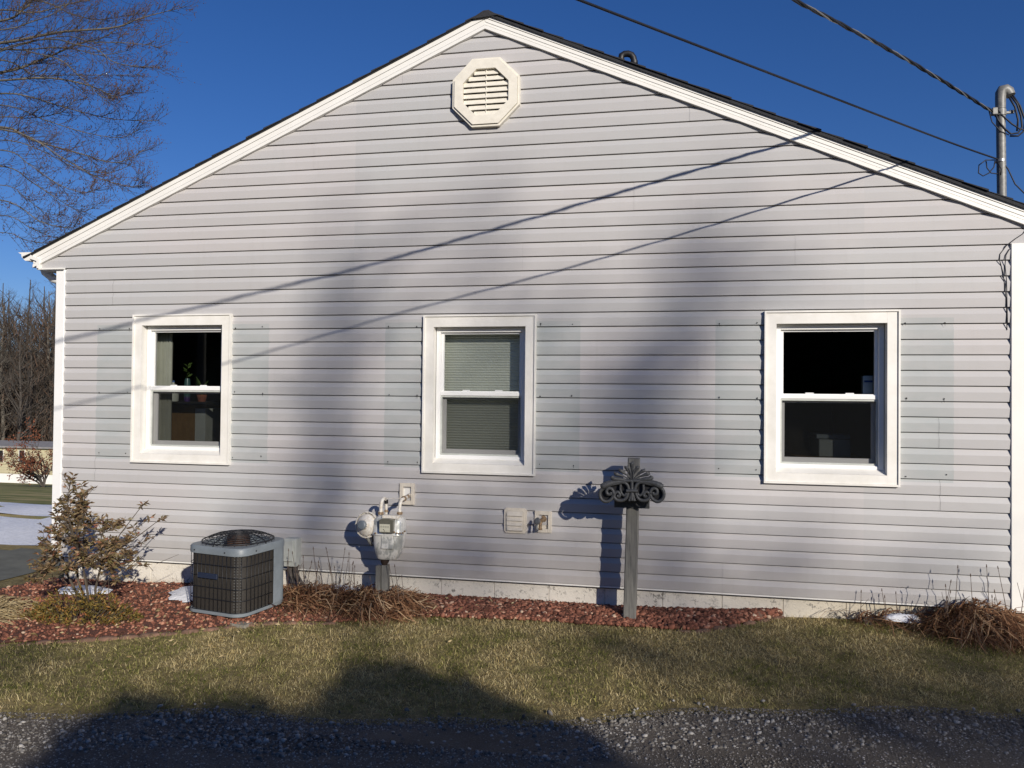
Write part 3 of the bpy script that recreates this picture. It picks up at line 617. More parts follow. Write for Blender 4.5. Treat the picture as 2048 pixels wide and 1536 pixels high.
mb = MB(); fr(mb, -.900, -.778, .356, .508, .026, .026); mb.box((-.876, -.012, .38), (-.80, -.004, .484)); mb.build('mount_frame', M['plate'], e)
mb = MB(); mb.lathe([(.024, 0), (.024, .006), (.012, .008), (.012, .05), (.015, .052), (.015, .066)], (-.838, -.012, .452), (-.1, -1, -.1), 14)
mb.tube([(-.842, -.05, .448), (-.848, -.075, .432), (-.850, -.085, .405), (-.850, -.085, .392)], .011, 10); mb.lathe([(.014, 0), (.014, .012)], (-.850, -.085, .384), (0, 0, 1), 12)
mb.build('tap_body', M['brass'], e, smooth=50)
mb = MB(); mb.lathe([(.005, 0), (.005, .025), (.026, .026), (.028, .032), (.020, .036)], (-.850, -.082, .44), (-.55, -.75, .25), 8); mb.tube([(-.865, -.10, .435), (-.872, -.11, .40), (-.868, -.11, .388)], [.007, .009, .012], 6)
mb.build('tap_handle', M['steel'], e)
# service cable hanging down beside the right corner board
cb = MB()
for dx, pts in ((0, [(2060, 452), (2045, 468), (2030, 478), (2012, 492), (2000, 508), (1999, 520), (2006, 545), (2010, 575), (2013, 612), (2014, 660)]), (1, [(2019, 498), (2012, 510), (2010, 530), (2013, 560), (2014, 600), (2015, 650)])):
    cb.tube([at(x, y, -0.019-.004*dx) for x, y in pts], 0.0030, 6)
cb.build('wall_cable', M['cable'], house, smooth=True)
# electrical disconnect behind the condenser
e = mount('disconnect_box', -2.62, -2.48, .05, .27, 'grey electric disconnect box behind the condenser')
a_, b_ = at(568, 1135, -.09), at(596, 1078, -.09)
mb = MB(); mb.box((a_.x, -.10, a_.z+.01), (b_.x-.01, -.005, b_.z), bev=.004); mb.box((a_.x-.002, -.112, a_.z+.05), (b_.x-.03, -.1005, b_.z-.012), bev=.003); mb.build('box', M['boxgrey'], e)
mb = MB()
for k, (dx, r) in enumerate(((.015, .017), (.055, .022))):
    p = Vector((a_.x+.015+dx, -.05, a_.z+.01)); mb.tube([p, p+Vector((.01, -.01, -.07)), p+Vector((.05+k*.03, -.05, -.13)), p+Vector((.09, -.12, -.18)), p+Vector((.02, -.25, -.22)), p+Vector((-.12, -.33, -.22))], r, 8)
mb.build('insulated_pipe', M['foam'], e, smooth=True)
# ------------------------------------------------------------------ service mast and lines
MY = 0.48; mt = at(2001, 190, MY); mb0 = at(2004, 420, MY)
mast = empty('service_mast', (mb0.x, MY, mb0.z), 'grey metal conduit mast with a curved weatherhead rising above the right roof slope', 'mast')
MB().tube([(mb0.x, MY, mb0.z-.05), (mt.x, MY, mt.z-.02)], .030, 16).build('pipe', M['steel'], mast, smooth=50)
hx = mt.x; hz = mt.z; mb = MB(); mb.tube([(hx, MY, hz-.10), (hx, MY, hz-.02), (hx+.002, MY, hz+.012), (hx+.012, MY, hz+.030), (hx+.032, MY, hz+.034), (hx+.052, MY, hz+.020), (hx+.062, MY-.01, hz-.012)], [.033, .034, .036, .039, .039, .036, .030], 16)
mb.build('weatherhead', M['steel'], mast, smooth=60)
mb = MB(); kz = at(2000, 226, MY).z; mb.lathe([(.036, -.02), (.036, .02)], (hx, MY, kz)); mb.box((hx-.065, MY-.04, kz-.02), (hx-.03, MY+.0, kz+.03), bev=.004); mb.box((hx+.03, MY-.01, kz-.008), (hx+.085, MY+.006, kz+.006)); mb.lathe([(.012, 0), (.012, .03)], (hx+.055, MY, kz+.004), (1, 0, 0), 10)
mb.build('clamp', M['steel'], mast); kz2 = at(2003, 322, MY).z; MB().lathe([(.034, -.009), (.034, .009)], (hx, MY, kz2)).build('clamp', M['bare'], mast)
mb = MB()
def loop(pts, r=.0065, Y=MY-.03): mb.tube([at(x, y, Y) for x, y in pts], r, 7)
loop([(2022, 192), (2034, 208), (2042, 232), (2044, 254), (2036, 266), (2022, 268), (2008, 256), (1996, 240), (1990, 226)]); loop([(2025, 190), (2040, 212), (2050, 240), (2048, 262), (2036, 272), (2020, 272)])
loop([(2018, 194), (2030, 214), (2036, 240), (2034, 262)]); loop([(1992, 216), (2006, 232), (2024, 248), (2040, 258), (2056, 262)], .0055); loop([(1978, 222), (1984, 244), (2000, 262), (2018, 270)], .004)
mb.build('drip_loop', M['cable'], mast, smooth=True)
mb = MB(); loop([(1990, 320), (1972, 320), (1958, 330), (1957, 346), (1966, 352), (1978, 346), (1988, 334), (1990, 322)], .004, MY-.02); loop([(1972, 322), (1974, 336), (1982, 346), (1996, 348)], .004, MY-.02); loop([(2003, 322), (2016, 338), (2030, 368), (2050, 388), (2075, 400)], .0045, MY-.02)
loop([(1995, 324), (2003, 338), (2001, 350)], .004, MY-.036); mb.build('cable_coil', M['cable'], mast, smooth=True)
# overhead lines: level near the house, running out over the road to the pole
def sagline(pts, seg=10):
    out = []
    for i in range(len(pts)-1):
        p0, p1, p2_, p3 = [Vector(pts[max(0, min(len(pts)-1, i+k))]) for k in (-1, 0, 1, 2)]
        for s in range(seg):
            t_ = s/seg; out.append(0.5*((2*p1)+(p2_-p0)*t_+(2*p0-5*p1+4*p2_-p3)*t_*t_+(3*p1-p0-3*p2_+p3)*t_**3))
    out.append(Vector(pts[-1])); return out
POLE = Vector((-15.0, -17.5, 5.6))
ka = Vector((hx-.06, MY-.02, kz+.006))
path = sagline([ka, (1.38, -.575, 3.355), (.58, -1.43, 3.365), (-.29, -2.36, 3.385), (-.86, -2.93, 3.43), (-1.96, -4.0, 3.51), (-5.5, -7.7, 3.85), (-10, -12.4, 4.6), POLE], 14)
# resample finely for the twist
res = [path[0]]
for p in path[1:]:
    d = (p-res[-1]).length
    if d > .06:
        q0 = res[-1].copy(); kk = int(d/.05)
        for i in range(1, kk+1): res.append(q0.lerp(p, i/kk))
mb = MB(); L = 0; tr = [[], [], []]
for i, p in enumerate(res):
    if i: L += (p-res[i-1]).length
    a = L/.42*2*math.pi
    for k in range(3):
        ph = a+k*2.09; tr[k].append(p+Vector((math.cos(ph)*.0066*.7, -math.cos(ph)*.0066*.7, math.sin(ph)*.0066)))
for k in range(2): mb.tube(tr[k], .0062, 6)
ln = mb.build('power_line', [M['cable'], M['bare']], None, smooth=True, loc=tuple(ka))
tag(ln, 'thick twisted black service cable running down to the top of the mast', 'power line')
mb = MB().tube(tr[2], .0042, 6); o = mb.build('neutral_wire', M['bare'], ln, smooth=True)
kb = Vector((hx-.03, MY-.02, kz2+.01))
path = sagline([kb, (1.69, -.23, 2.97), (.585, -1.43, 2.935), (-.28, -2.29, 2.945), (-.69, -2.72, 2.94), (-1.88, -3.92, 2.955), (-5.5, -7.6, 3.2), (-10, -12.4, 3.9), POLE-Vector((0, 0, 1.0))], 12)
tag(MB().tube(path, .0064, 6).build('phone_line', M['cable'], None, smooth=True, loc=tuple(kb)), 'thinner black line tied to the mast below the twisted cable', 'phone line')
pole = empty('utility_pole', (POLE.x-.15, POLE.y-.1, ghf(POLE.x, POLE.y)), 'tall brown wooden utility pole across the road behind the camera', 'utility pole')
MB().tube([(POLE.x-.15, POLE.y-.1, -.6), (POLE.x-.15, POLE.y-.1, 7.5)], [.16, .11], 12).build('shaft', M['wood'], pole, smooth=60)
MB().box((POLE.x-1.1, POLE.y-.28, 6.9), (POLE.x+.8, POLE.y-.20, 7.02)).build('crossarm', M['wood'], pole)
# ------------------------------------------------------------------ condenser
AC0 = Vector((-2.790, -0.745, -0.100)); AA = math.radians(-11.2); AU = Vector((math.cos(AA), math.sin(AA), 0)); AV = Vector((-math.sin(AA), math.cos(AA), 0))
ac = empty('air_conditioner', AC0, 'square grey air conditioning condenser with dark wire grille and domed fan guard on top', 'air conditioner')
HW, RR, AH = 0.229, 0.085, 0.437
def rrect(hw, r, n=8):
    out = []
    for cx, cy_, a0 in ((hw-r, -hw+r, -90), (hw-r, hw-r, 0), (-hw+r, hw-r, 90), (-hw+r, -hw+r, 180)):
        for i in range(n+1): a = math.radians(a0+90*i/n); out.append((cx+r*math.cos(a), cy_+r*math.sin(a)))
    return out
def loc(u, v, z): return AC0+AU*u+AV*v+Vector((0, 0, z))
def shell(mb, levels, cap=(True, True), mi=0):
    n = len(rrect(*levels[0][:2])); o = len(mb.v)
    for hw, r, z in levels: mb.v += [tuple(loc(u, v, z)) for u, v in rrect(hw, r)]
    for k in range(len(levels)-1):
        for i in range(n): j = (i+1) % n; mb.f.append((o+k*n+i, o+k*n+j, o+(k+1)*n+j, o+(k+1)*n+i)); mb.m.append(mi)
    if cap[0]: mb.f.append(tuple(o+i for i in range(n-1, -1, -1))); mb.m.append(mi)
    if cap[1]: mb.f.append(tuple(o+(len(levels)-1)*n+i for i in range(n))); mb.m.append(mi)
mb = MB(); shell(mb, [(HW-.004, RR, 0), (HW+.004, RR, .006), (HW+.004, RR, .026), (HW-.010, RR, .028)]); mb.build('base_pan', M['acgrey'], ac, smooth=40)
mb = MB(); shell(mb, [(HW-.008, RR, .026), (HW-.008, RR, AH-.045)], (False, False)); mb.build('coil', M['accoil'], ac, smooth=40)
# cap: rim with a round fan opening
mb = MB(); n = 48; outer = []
for i in range(n):
    a = 2*math.pi*i/n; d = Vector((math.cos(a), math.sin(a))); best = None
    rr = rrect(HW+.006, RR, 10)
    for j in range(len(rr)):
        p, q = Vector(rr[j]), Vector(rr[(j+1) % len(rr)]); e_ = q-p; den = d.x*e_.y-d.y*e_.x
        if abs(den) < 1e-9: continue
        t_ = (p.x*e_.y-p.y*e_.x)/den; s_ = (p.x*d.y-p.y*d.x)/den
        if t_ > 0 and -1e-6 <= s_ <= 1+1e-6: best = t_
    outer.append(d*best)
lv = [(1.0, AH-.048, 0), (1.0, AH-.010, 0), (.975, AH, 0)]
for sc_, z, _ in lv: mb.v += [tuple(loc(p.x*sc_, p.y*sc_, z)) for p in outer]
for R_, z in ((.205, AH+.004), (.195, AH-.015), (.19, AH-.06)): mb.v += [tuple(loc(R_*math.cos(2*math.pi*i/n), R_*math.sin(2*math.pi*i/n), z)) for i in range(n)]
for k in range(5):
    for i in range(n): j = (i+1) % n; mb.f.append((k*n+i, k*n+j, (k+1)*n+j, (k+1)*n+i)); mb.m.append(0)
for u, v in ((.10, -HW-.006), (-.15, -HW-.006), (HW+.006, -.1)): mb.lathe([(.005, 0), (.004, .004)], loc(u, v, AH-.028), (AU*(1 if u > .2 else 0)+AV*(-1 if v < -.2 else 0)+Vector((1e-4, 0, 0))), 8, 1)
mb.build('top_cover', [M['acgrey'], M['dark']], ac, smooth=40)
# service corner panel (rear right)
mb = MB(); pr_ = [(u, v) for u, v in rrect(HW+.003, RR, 8)]
seq = [(HW+.003, .075)]+pr_[9:18]+[(.10, HW+.003)]
for (u0, v0), (u1, v1) in zip(seq, seq[1:]): mb.add([loc(u0, v0, .027), loc(u1, v1, .027), loc(u1, v1, AH-.047), loc(u0, v0, AH-.047)], [(0, 1, 2, 3)])
mb.build('service_panel', M['acgrey'], ac, smooth=40)
# grille of wires around front and sides
mb = MB(); path = rrect(HW+.002, RR, 8); path = path[27:]+path[:9]; Pm = [Vector(p) for p in path]; Pm = [Vector((-HW-.002, .16))]+Pm+[Vector((HW+.002, .065))]
for z in (.028, .105, .178, .250, .322, .396): mb.tube([loc(p.x, p.y, z) for p in Pm], .0028, 6)
cum = [0]
for p, q in zip(Pm, Pm[1:]): cum.append(cum[-1]+(q-p).length)
def along(s):
    for i in range(len(cum)-1):
        if s <= cum[i+1]: return Pm[i].lerp(Pm[i+1], (s-cum[i])/(cum[i+1]-cum[i]))
    return Pm[-1]
s = .01
while s < cum[-1]: p = along(s); mb.tube([loc(p.x, p.y, .026), loc(p.x, p.y, AH-.046)], .0022, 5); s += .0345
mb.build('grille', M['acwire'], ac, smooth=True)
mb = MB(); mb.box((-.115, -HW-.014, .235), (.045, -HW-.004, .268), rot=lambda v: loc(v.x, v.y, v.z), bev=.002); mb.build('nameplate', M['badge'], ac)
# coil end bends (bright u-turns near the rounded corner)
mb = MB()
for i in range(19):
    z = .05+i*.0185
    for k in range(3):
        a = math.radians(-72+k*14); u, v = HW-RR+(RR-.004)*math.cos(a), -HW+RR+(RR-.004)*math.sin(a); mb.box((-.004, -.002, 0), (.004, .002, .0035), rot=lambda q: loc(u+q.x, v+q.y, z+q.z))
mb.build('coil_bends', M['steel'], ac)
mb = MB(); g = []
for k, R_ in enumerate(np.linspace(.045, .228, 10)):
    zc = AH+.062-.046*(R_/.228)**3
    mb.tube([loc(R_*math.cos(2*math.pi*i/36), R_*math.sin(2*math.pi*i/36), zc) for i in range(37)],   .0025 if k < 9 else .0045, 5, cap=False)
for i in range(20):
    a = 2*math.pi*i/20; P = [loc(R_*math.cos(a), R_*math.sin(a), AH+.062-.046*(R_/.228)**3) for R_ in np.linspace(.04, .228, 8)]; P.append(loc(.230*math.cos(a), .230*math.sin(a), AH+.002)); mb.tube(P,   .0020 if i % 5 else .0038, 5)
mb.build('fan_guard', M['acwire'], ac, smooth=True)
mb = MB(); mb.lathe([(.070, -.05), (.076, .030), (.065, .055), (.02, .062)], loc(0, 0, AH-.01), n=20); mb.build('fan_motor', M['rust'], ac, smooth=50)
mb = MB()
for i in range(3):
    a = 2*math.pi*i/3+.4; d, e_ = Vector((math.cos(a), math.sin(a))), Vector((-math.sin(a), math.cos(a)))
    P = [d*.05-e_*.03, d*.18-e_*.07, d*.185+e_*.06, d*.05+e_*.03]; zz = [-.03, -.06, -.01, -.01]
    mb.add([loc(p.x, p.y, AH-.03+z) for p, z in zip(P, zz)]+[loc(p.x, p.y, AH-.034+z) for p, z in zip(P, zz)], [(0, 1, 2, 3), (7, 6, 5, 4), (0, 4, 5, 1), (1, 5, 6, 2), (2, 6, 7, 3), (3, 7, 4, 0)])
mb.build('fan_blade', M['acwire'], ac)
mb = MB(); shell(mb, [(HW-.02, RR, .03), (HW-.02, RR, .05)]); mb.build('floor_plate', M['dark'], ac)
for u, v, w_ in ((-.1, -.22, .05), (.03, -.225, .045), (.13, -.20, .05), (.17, .1, .05)): MB().box((u, v, -.026), (u+w_, v+.05, -.001), rot=lambda q: loc(q.x, q.y, q.z), bev=.004).build('brick_shim', M['lava'], ac)
pc = loc(.02, .0, 0); mb = MB(); mb.box((-.25, -.25, -.085), (.28, .25, -.028), rot=lambda q: loc(q.x, q.y, q.z), bev=.01)
tag(mb.build('concrete_pad', M['concrete'], None, loc=(pc.x, pc.y, -.17)), 'thin weathered concrete pad under the air conditioner', 'concrete pad')
# ------------------------------------------------------------------ gas meter
GY = -0.26; gm = empty('gas_meter', at(785, 1190, GY), 'silver and flaking white painted gas meter with piping in front of the siding', 'gas meter')
def G(x, y, Y=GY): return at(670+x/8.533, 950+y/8.533, Y)
def body(mb, rows, Yc=GY):
    n = 28; o = len(mb.v)
    for xl, xr, y, dep in rows:
        a, b_ = G(xl, y), G(xr, y); cx, hw = (a.x+b_.x)/2, (b_.x-a.x)/2; z = (a.z+b_.z)/2
        for i in range(n):
            w = 2*math.pi*i/n; cs, sn = math.cos(w), math.sin(w); e_ = .55
            mb.v.append((cx+hw*math.copysign(abs(cs)**e_, cs), Yc+dep*math.copysign(abs(sn)**e_, sn), z))
    for k in range(len(rows)-1):
        for i in range(n): j = (i+1) % n; mb.f.append((o+k*n+i, o+(k+1)*n+i, o+(k+1)*n+j, o+k*n+j)); mb.m.append(0)
    mb.f.append(tuple(o+i for i in range(n))); mb.f.append(tuple(o+(len(rows)-1)*n+i for i in range(n-1, -1, -1))); mb.m += [0, 0]
mb = MB(); body(mb, [(790, 1110, 690, .045), (730, 1160, 712, .06), (700, 1185, 760, .075), (690, 1195, 860, .08), (680, 1200, 960, .082), (672, 1200, 985, .088), (672, 1200, 1000, .088), (684, 1182, 1006, .078), (690, 1172, 1150, .075), (705, 1145, 1260, .070), (728, 1105, 1350, .060), (742, 1075, 1405, .052), (750, 1060, 1422, .046)])
mb.build('meter_body', M['meter'], gm, smooth=28)
mb = MB(); a, b_ = G(785, 1262, GY-.083), G(985, 1035, GY-.083); mb.box((a.x, GY-.085, a.z), (b_.x, GY-.06, b_.z), bev=.004); mb.build('front_panel', M['meter'], gm, smooth=30); mb = MB(); a, b_ = G(800, 745, GY-.07), G(1080, 700, GY-.07); mb.box((a.x, GY-.072, a.z), (b_.x, GY-.02, b_.z), bev=.004); mb.build('top_plate', M['pipewhite'], gm, smooth=30)
for x_, y_ in ((690, 992), (1015, 975), (1060, 992), (1110, 992), (1160, 988), (1190, 960)): MB().lathe([(.006, -.004), (.0065, .0), (.0065, .008), (.004, .010)], G(x_, y_, GY-.088), (.15, -1, .1), 8).build('flange_bolt', M['brass'], gm)
mb = MB(); y0 = GY-.112; a, b_ = G(748, 985, y0), G(988, 770, y0)
P = [(a.x, a.z), (b_.x, a.z), (b_.x, b_.z-.006)]+[((a.x+b_.x)/2+(b_.x-a.x)/2*math.cos(t_*math.pi/8), b_.z-.006+.013*math.sin(t_*math.pi/8)) for t_ in range(1, 8)]+[(a.x, b_.z-.006)]
mb.prism(P, y0, GY-.05); mb.build('index_cover', simple('index_cover', (.13, .125, .10), .35, .3, 30), gm)
mb = MB(); c0, c1 = G(760, 968, y0), G(940, 842, y0); mb.box((c0.x, y0-.004, c0.z), (c1.x, y0-.0005, c1.z), bev=.001)
for i in range(4):
    for rr_ in (1,): x_ = c0.x+(c1.x-c0.x)*(.17+.22*i); mb.lathe([(.0058, 0), (.0058, .0006)], (x_, y0-.004, c0.z+(c1.z-c0.z)*.66), (0, -1, 0), 12, 1); mb.lathe([(.0046, 0), (.0046, .0009)], (x_, y0-.004, c0.z+(c1.z-c0.z)*.66), (0, -1, 0), 12, 0); mb.box((x_-.0007, y0-.0056, c0.z+(c1.z-c0.z)*.66), (x_+.0007, y0-.0050, c0.z+(c1.z-c0.z)*.66+.0044), 1)
for x_, z_ in ((.40, .30), (.48, .14)): mb.lathe([(.0036, 0), (.0036, .0008)], (c0.x+(c1.x-c0.x)*x_, y0-.004, c0.z+(c1.z-c0.z)*z_), (0, -1, 0), 10, 1)
mb.build('dial', [simple('dial_face', (.55, .53, .42), .4, .1, 40), M['dark']], gm)
mb = MB(); mb.tube([G(785, 660), G(783, 560), G(790, 480), G(805, 430, GY+.005), G(835, 402, GY+.02), G(862, 410, GY+.045), G(875, 450, GY+.055)], .0125, 12); mb.tube([G(872, 470, GY+.055), G(874, 600, GY+.055), G(872, 800, GY+.1), G(850, 1430, GY+.1)], .0100, 12)
mb.build('inlet_pipe', M['pipewhite'], gm, smooth=60)
mb = MB().tube([G(872, 420, GY+.052), G(874, 485, GY+.055)], .0145, 12); mb.build('coupling', M['black'], gm, smooth=50)
mb = MB(); mb.tube([G(1105, 665), G(1103, 560), G(1112, 480), G(1135, 425, GY+.015), G(1175, 405, GY+.06), G(1215, 385, GY+.11), G(1270, 335, -.02)], .0120, 12); mb.build('outlet_pipe', M['pipewhite'], gm, smooth=60)
for p, pr_, ax_ in ((G(783, 660), [(.019, -.006), (.021, -.004), (.021, .010), (.018, .013)], (0, 0, 1)), (G(1105, 660), [(.019, -.006), (.021, -.004), (.021, .010), (.018, .013)], (0, 0, 1)),
                    (G(1190, 398, GY+.075), [(.017, -.018), (.020, -.016), (.020, .0), (.016, .004)], (.45, 1, .15)), (G(1235, 370, GY+.14), [(.015, -.008), (.015, .010)], (.45, 1, .15)), (G(875, 625, GY+.055), [(.016, 0), (.013, .014)], (0, 0, 1))):
    MB().lathe(pr_, p, ax_, 8).build('union_nut', M['brass'], gm)
MB().tube([G(845, 398, GY+.01), G(1120, 398, GY+.01)], .0022, 6).build('tie_bar', M['pipewhite'], gm)
ax = Vector((-.22, -.96, .12)).normalized(); rc = G(545, 850, GY-.01)
mb = MB(); mb.lathe([(.03, -.045), (.055, -.03), (.084, -.012), (.093, -.010), (.094, .008), (.088, .010), (.085, -.006), (.079, -.006), (.077, .012), (.060, .028), (.034, .038), (.031, .062), (.024, .066)], rc, ax, 32)
for i in range(8): a = i*.785; e1 = ax.orthogonal().normalized(); e2 = ax.cross(e1); mb.lathe([(.005, 0), (.005, .014)], rc+(e1*math.cos(a)+e2*math.sin(a))*.088, ax, 6)
mb.build('regulator', M['pipewhite'], gm, smooth=25)
MB().lathe([(.030, .041), (.033, .043), (.033, .068), (.026, .074), (.012, .075)], rc, ax, 12).build('regulator_cap', M['acgrey'], gm, smooth=25)
mb = MB(); mb.tube([rc-ax*.03, rc-ax*.05+Vector((.03, .02, -.01)), G(770, 900, GY+.03)], .014, 8); mb.tube([rc+Vector((.0, .0, -.07)), rc+Vector((.01, .02, -.12)), rc+Vector((.03, .03, -.15))], [.014, .012, .010], 8); mb.tube([rc+Vector((.035, .02, -.05)), rc+Vector((.05, .03, -.12))], .020, 8); mb.build('regulator_pipe', M['steel'], gm, smooth=True)
mb = MB(); mb.tube([G(850, 1415), G(850, 1480), G(845, 1530), G(845, 1600)], [.034, .030, .019, .015], 12); mb.build('riser', simple('dark_rust', (.035, .02, .014), .7, .6, 60), gm, smooth=50)
for xa, xb, yt in ((708, 785, 1545), (806, 905, 1530)):
    a, b_ = G(xa, yt, GY), G(xb, 2150, GY); MB().box((a.x, GY-.02, b_.z), (b_.x, GY+.03, a.z), bev=.003).build('support_post', M['wood'], gm)
# ------------------------------------------------------------------ hose hanger post
PY = -0.262; pb = at(1258, 1232, PY)
post = empty('hose_post', (pb.x, PY+.043, pb.z), 'weathered grey square wooden post standing in the lava rock near the wall', 'post')
tp_, bt_ = at(1255.6, 917, PY), at(1245.5, 1236, PY); tp2, bt2 = at(1280, 917, PY), at(1272, 1236, PY)
mb = MB(); rows = 14; o = 0; rs = random.Random(2)
for i in range(rows+1):
    t_ = i/rows; xl = bt_.x+(tp_.x-bt_.x)*t_; xr = bt2.x+(tp2.x-bt2.x)*t_; z = bt_.z-.05+(tp_.z-bt_.z+.05)*t_; j1, j2 = rs.uniform(-.0012, .0012), rs.uniform(-.002, .002); ch = .006
    xr += j2; xl += j1
    mb.v += [(xl+ch, PY, z), (xr-ch, PY, z), (xr, PY+ch, z), (xr, PY+.085, z), (xl, PY+.085, z), (xl, PY+ch, z)]
for i in range(rows):
    for j in range(6): k = (j+1) % 6; mb.f.append((i*6+j, i*6+k, i*6+6+k, i*6+6+j)); mb.m.append(0)
mb.f.append(tuple(range(rows*6, rows*6+6))); mb.m.append(0)
mb.build('shaft', M['wood'], post)
OY = -0.430; hh = empty('hose_hanger', at(1265, 985, PY-.01), 'dark cast iron hose hanger with a fan crest and scrolls mounted on the wooden post', 'hose hanger')
def O(x, y, Y=OY): return at(1100+x/8.192, 900+y/8.192, Y)
sp_ = lambda P, n=6: [p for p in sagline([(x, 0, y) for x, y in P], n)]
def ribbon(mb, P, r, Y=OY, fl=.75, n=8, seg=6):
    Q = sp_(P, seg); k = len(Q); rad = [r]*k if not hasattr(r, '__len__') else list(np.interp(np.linspace(0, 1, k), np.linspace(0, 1, len(r)), r)); mb.tube([O(p.x, p.z, Y) for p in Q], rad, n)
crest = MB(); c = 1342
def petal(dx, tx, ty, w):
    base = (c+dx*.25, 495); mid = (c+dx*.55+(tx-c)*.25, 495+(ty-495)*.45); tip = (tx, ty+22); end = (tx+(4 if tx > c else -4), ty)
    ribbon(crest, [base, mid, tip, end], [.004, .005, w*1.2, w*.85])
petal(0, c, 200, .015)
for dx, tx, ty, w in ((28, 1432, 265, .012), (60, 1525, 315, .012), (100, 1600, 370, .012), (140, 1655, 440, .012)):
    petal(dx, tx, ty, w); petal(-dx, 2*c-tx, ty, w)
for s_ in (1, -1):
    X = lambda v: c+s_*v
    ribbon(crest, [(X(100), 500), (X(200), 480), (X(290), 470), (X(330), 430)], [.010, .014, .016, .012])
    ribbon(crest, [(X(150), 515), (X(300), 530), (X(400), 560), (X(470), 590), (X(515), 600)], [.010, .016, .021, .022, .013])
    ribbon(crest, [(X(18), 480), (X(20), 380), (X(50), 300)], [.005, .005, .006], OY-.008)
crest.build('crest', M['iron'], hh, smooth=True)
scr = MB()
for s_ in (1, -1):
    X = lambda v: c+s_*v
    ribbon(scr, [(X(0), 500), (X(120), 512), (X(240), 545), (X(360), 570), (X(450), 605), (X(510), 660), (X(525), 740), (X(490), 815), (X(420), 845), (X(350), 815), (X(310), 760), (X(300), 700), (X(330), 640), (X(385), 630), (X(415), 670), (X(400), 720), (X(355), 725), (X(340), 690)], .0115)
    ribbon(scr, [(X(300), 700), (X(290), 770), (X(240), 820), (X(160), 825), (X(100), 790), (X(70), 730), (X(60), 660)], .0115)
    ribbon(scr, [(X(290), 760), (X(270), 700), (X(225), 690), (X(195), 730), (X(215), 765), (X(245), 745)], .0105)
    ribbon(scr, [(X(50), 650), (X(70), 580), (X(120), 535), (X(190), 530)], .011)
    ribbon(scr, [(X(185), 565), (X(190), 640), (X(170), 710), (X(130), 745), (X(100), 725), (X(95), 700)], .009)
    ribbon(scr, [(X(10), 690), (X(25), 760), (X(45), 835)], [.009, .009, .010])
ribbon(scr, [(c, 500), (c, 600), (c, 700), (c, 830)], [.012, .011, .012, .013])
ribbon(scr, [(c-95, 672), (c, 668), (c+95, 672)], .012, OY-.008)
scr.build('scrollwork', M['iron'], hh, smooth=True)
mb = MB(); L_ = [(0, 510), (120, 525), (240, 558), (360, 585), (455, 615), (505, 665), (520, 740), (488, 808), (420, 838), (355, 808), (325, 770), (240, 815), (165, 822), (100, 800), (50, 830)]
P = [(c-dx, y) for dx, y in L_]+[(c+dx, y) for dx, y in L_[:0:-1]]; mb.prism([(O(x, y, OY+.03).x, O(x, y, OY+.03).z) for x, y in P], OY+.022, OY+.030); mb.build('scroll_backing', M['black'], hh)
# saddle that carries the hose, from the back plate to the crest
mb = MB(); Q = sp_([(c-515, 700), (c-420, 610), (c-250, 555), (c, 520), (c+250, 555), (c+420, 610), (c+515, 700)], 5); k = len(Q)
F_ = [O(p.x, p.z, OY+.004) for p in Q]
for dz_ in (0, -.006):
    mb.v += [(p.x, OY+.004, p.z+dz_) for p in F_]+[(p.x, PY-.004, p.z+dz_) for p in F_]
for i in range(k-1):
    mb.f += [(i, i+1, k+i+1, k+i), (2*k+i+1, 2*k+i, 3*k+i, 3*k+i+1), (i+1, i, 2*k+i, 2*k+i+1), (k+i, k+i+1, 3*k+i+1, 3*k+i)]; mb.m += [0]*4
mb.build('saddle', M['iron'], hh, smooth=40)
mb = MB(); a, b_ = at(1228.5, 1014.5, PY), at(1299.5, 966, PY); mb.box((a.x, PY-.010, a.z), (b_.x, PY-.001, b_.z), bev=.002); mb.lathe([(.006, 0), (.004, .004)], (b_.x-.02, PY-.010, a.z+.03), (0, -1, 0), 8, 1); mb.build('back_plate', [M['iron'], M['steel']], hh)
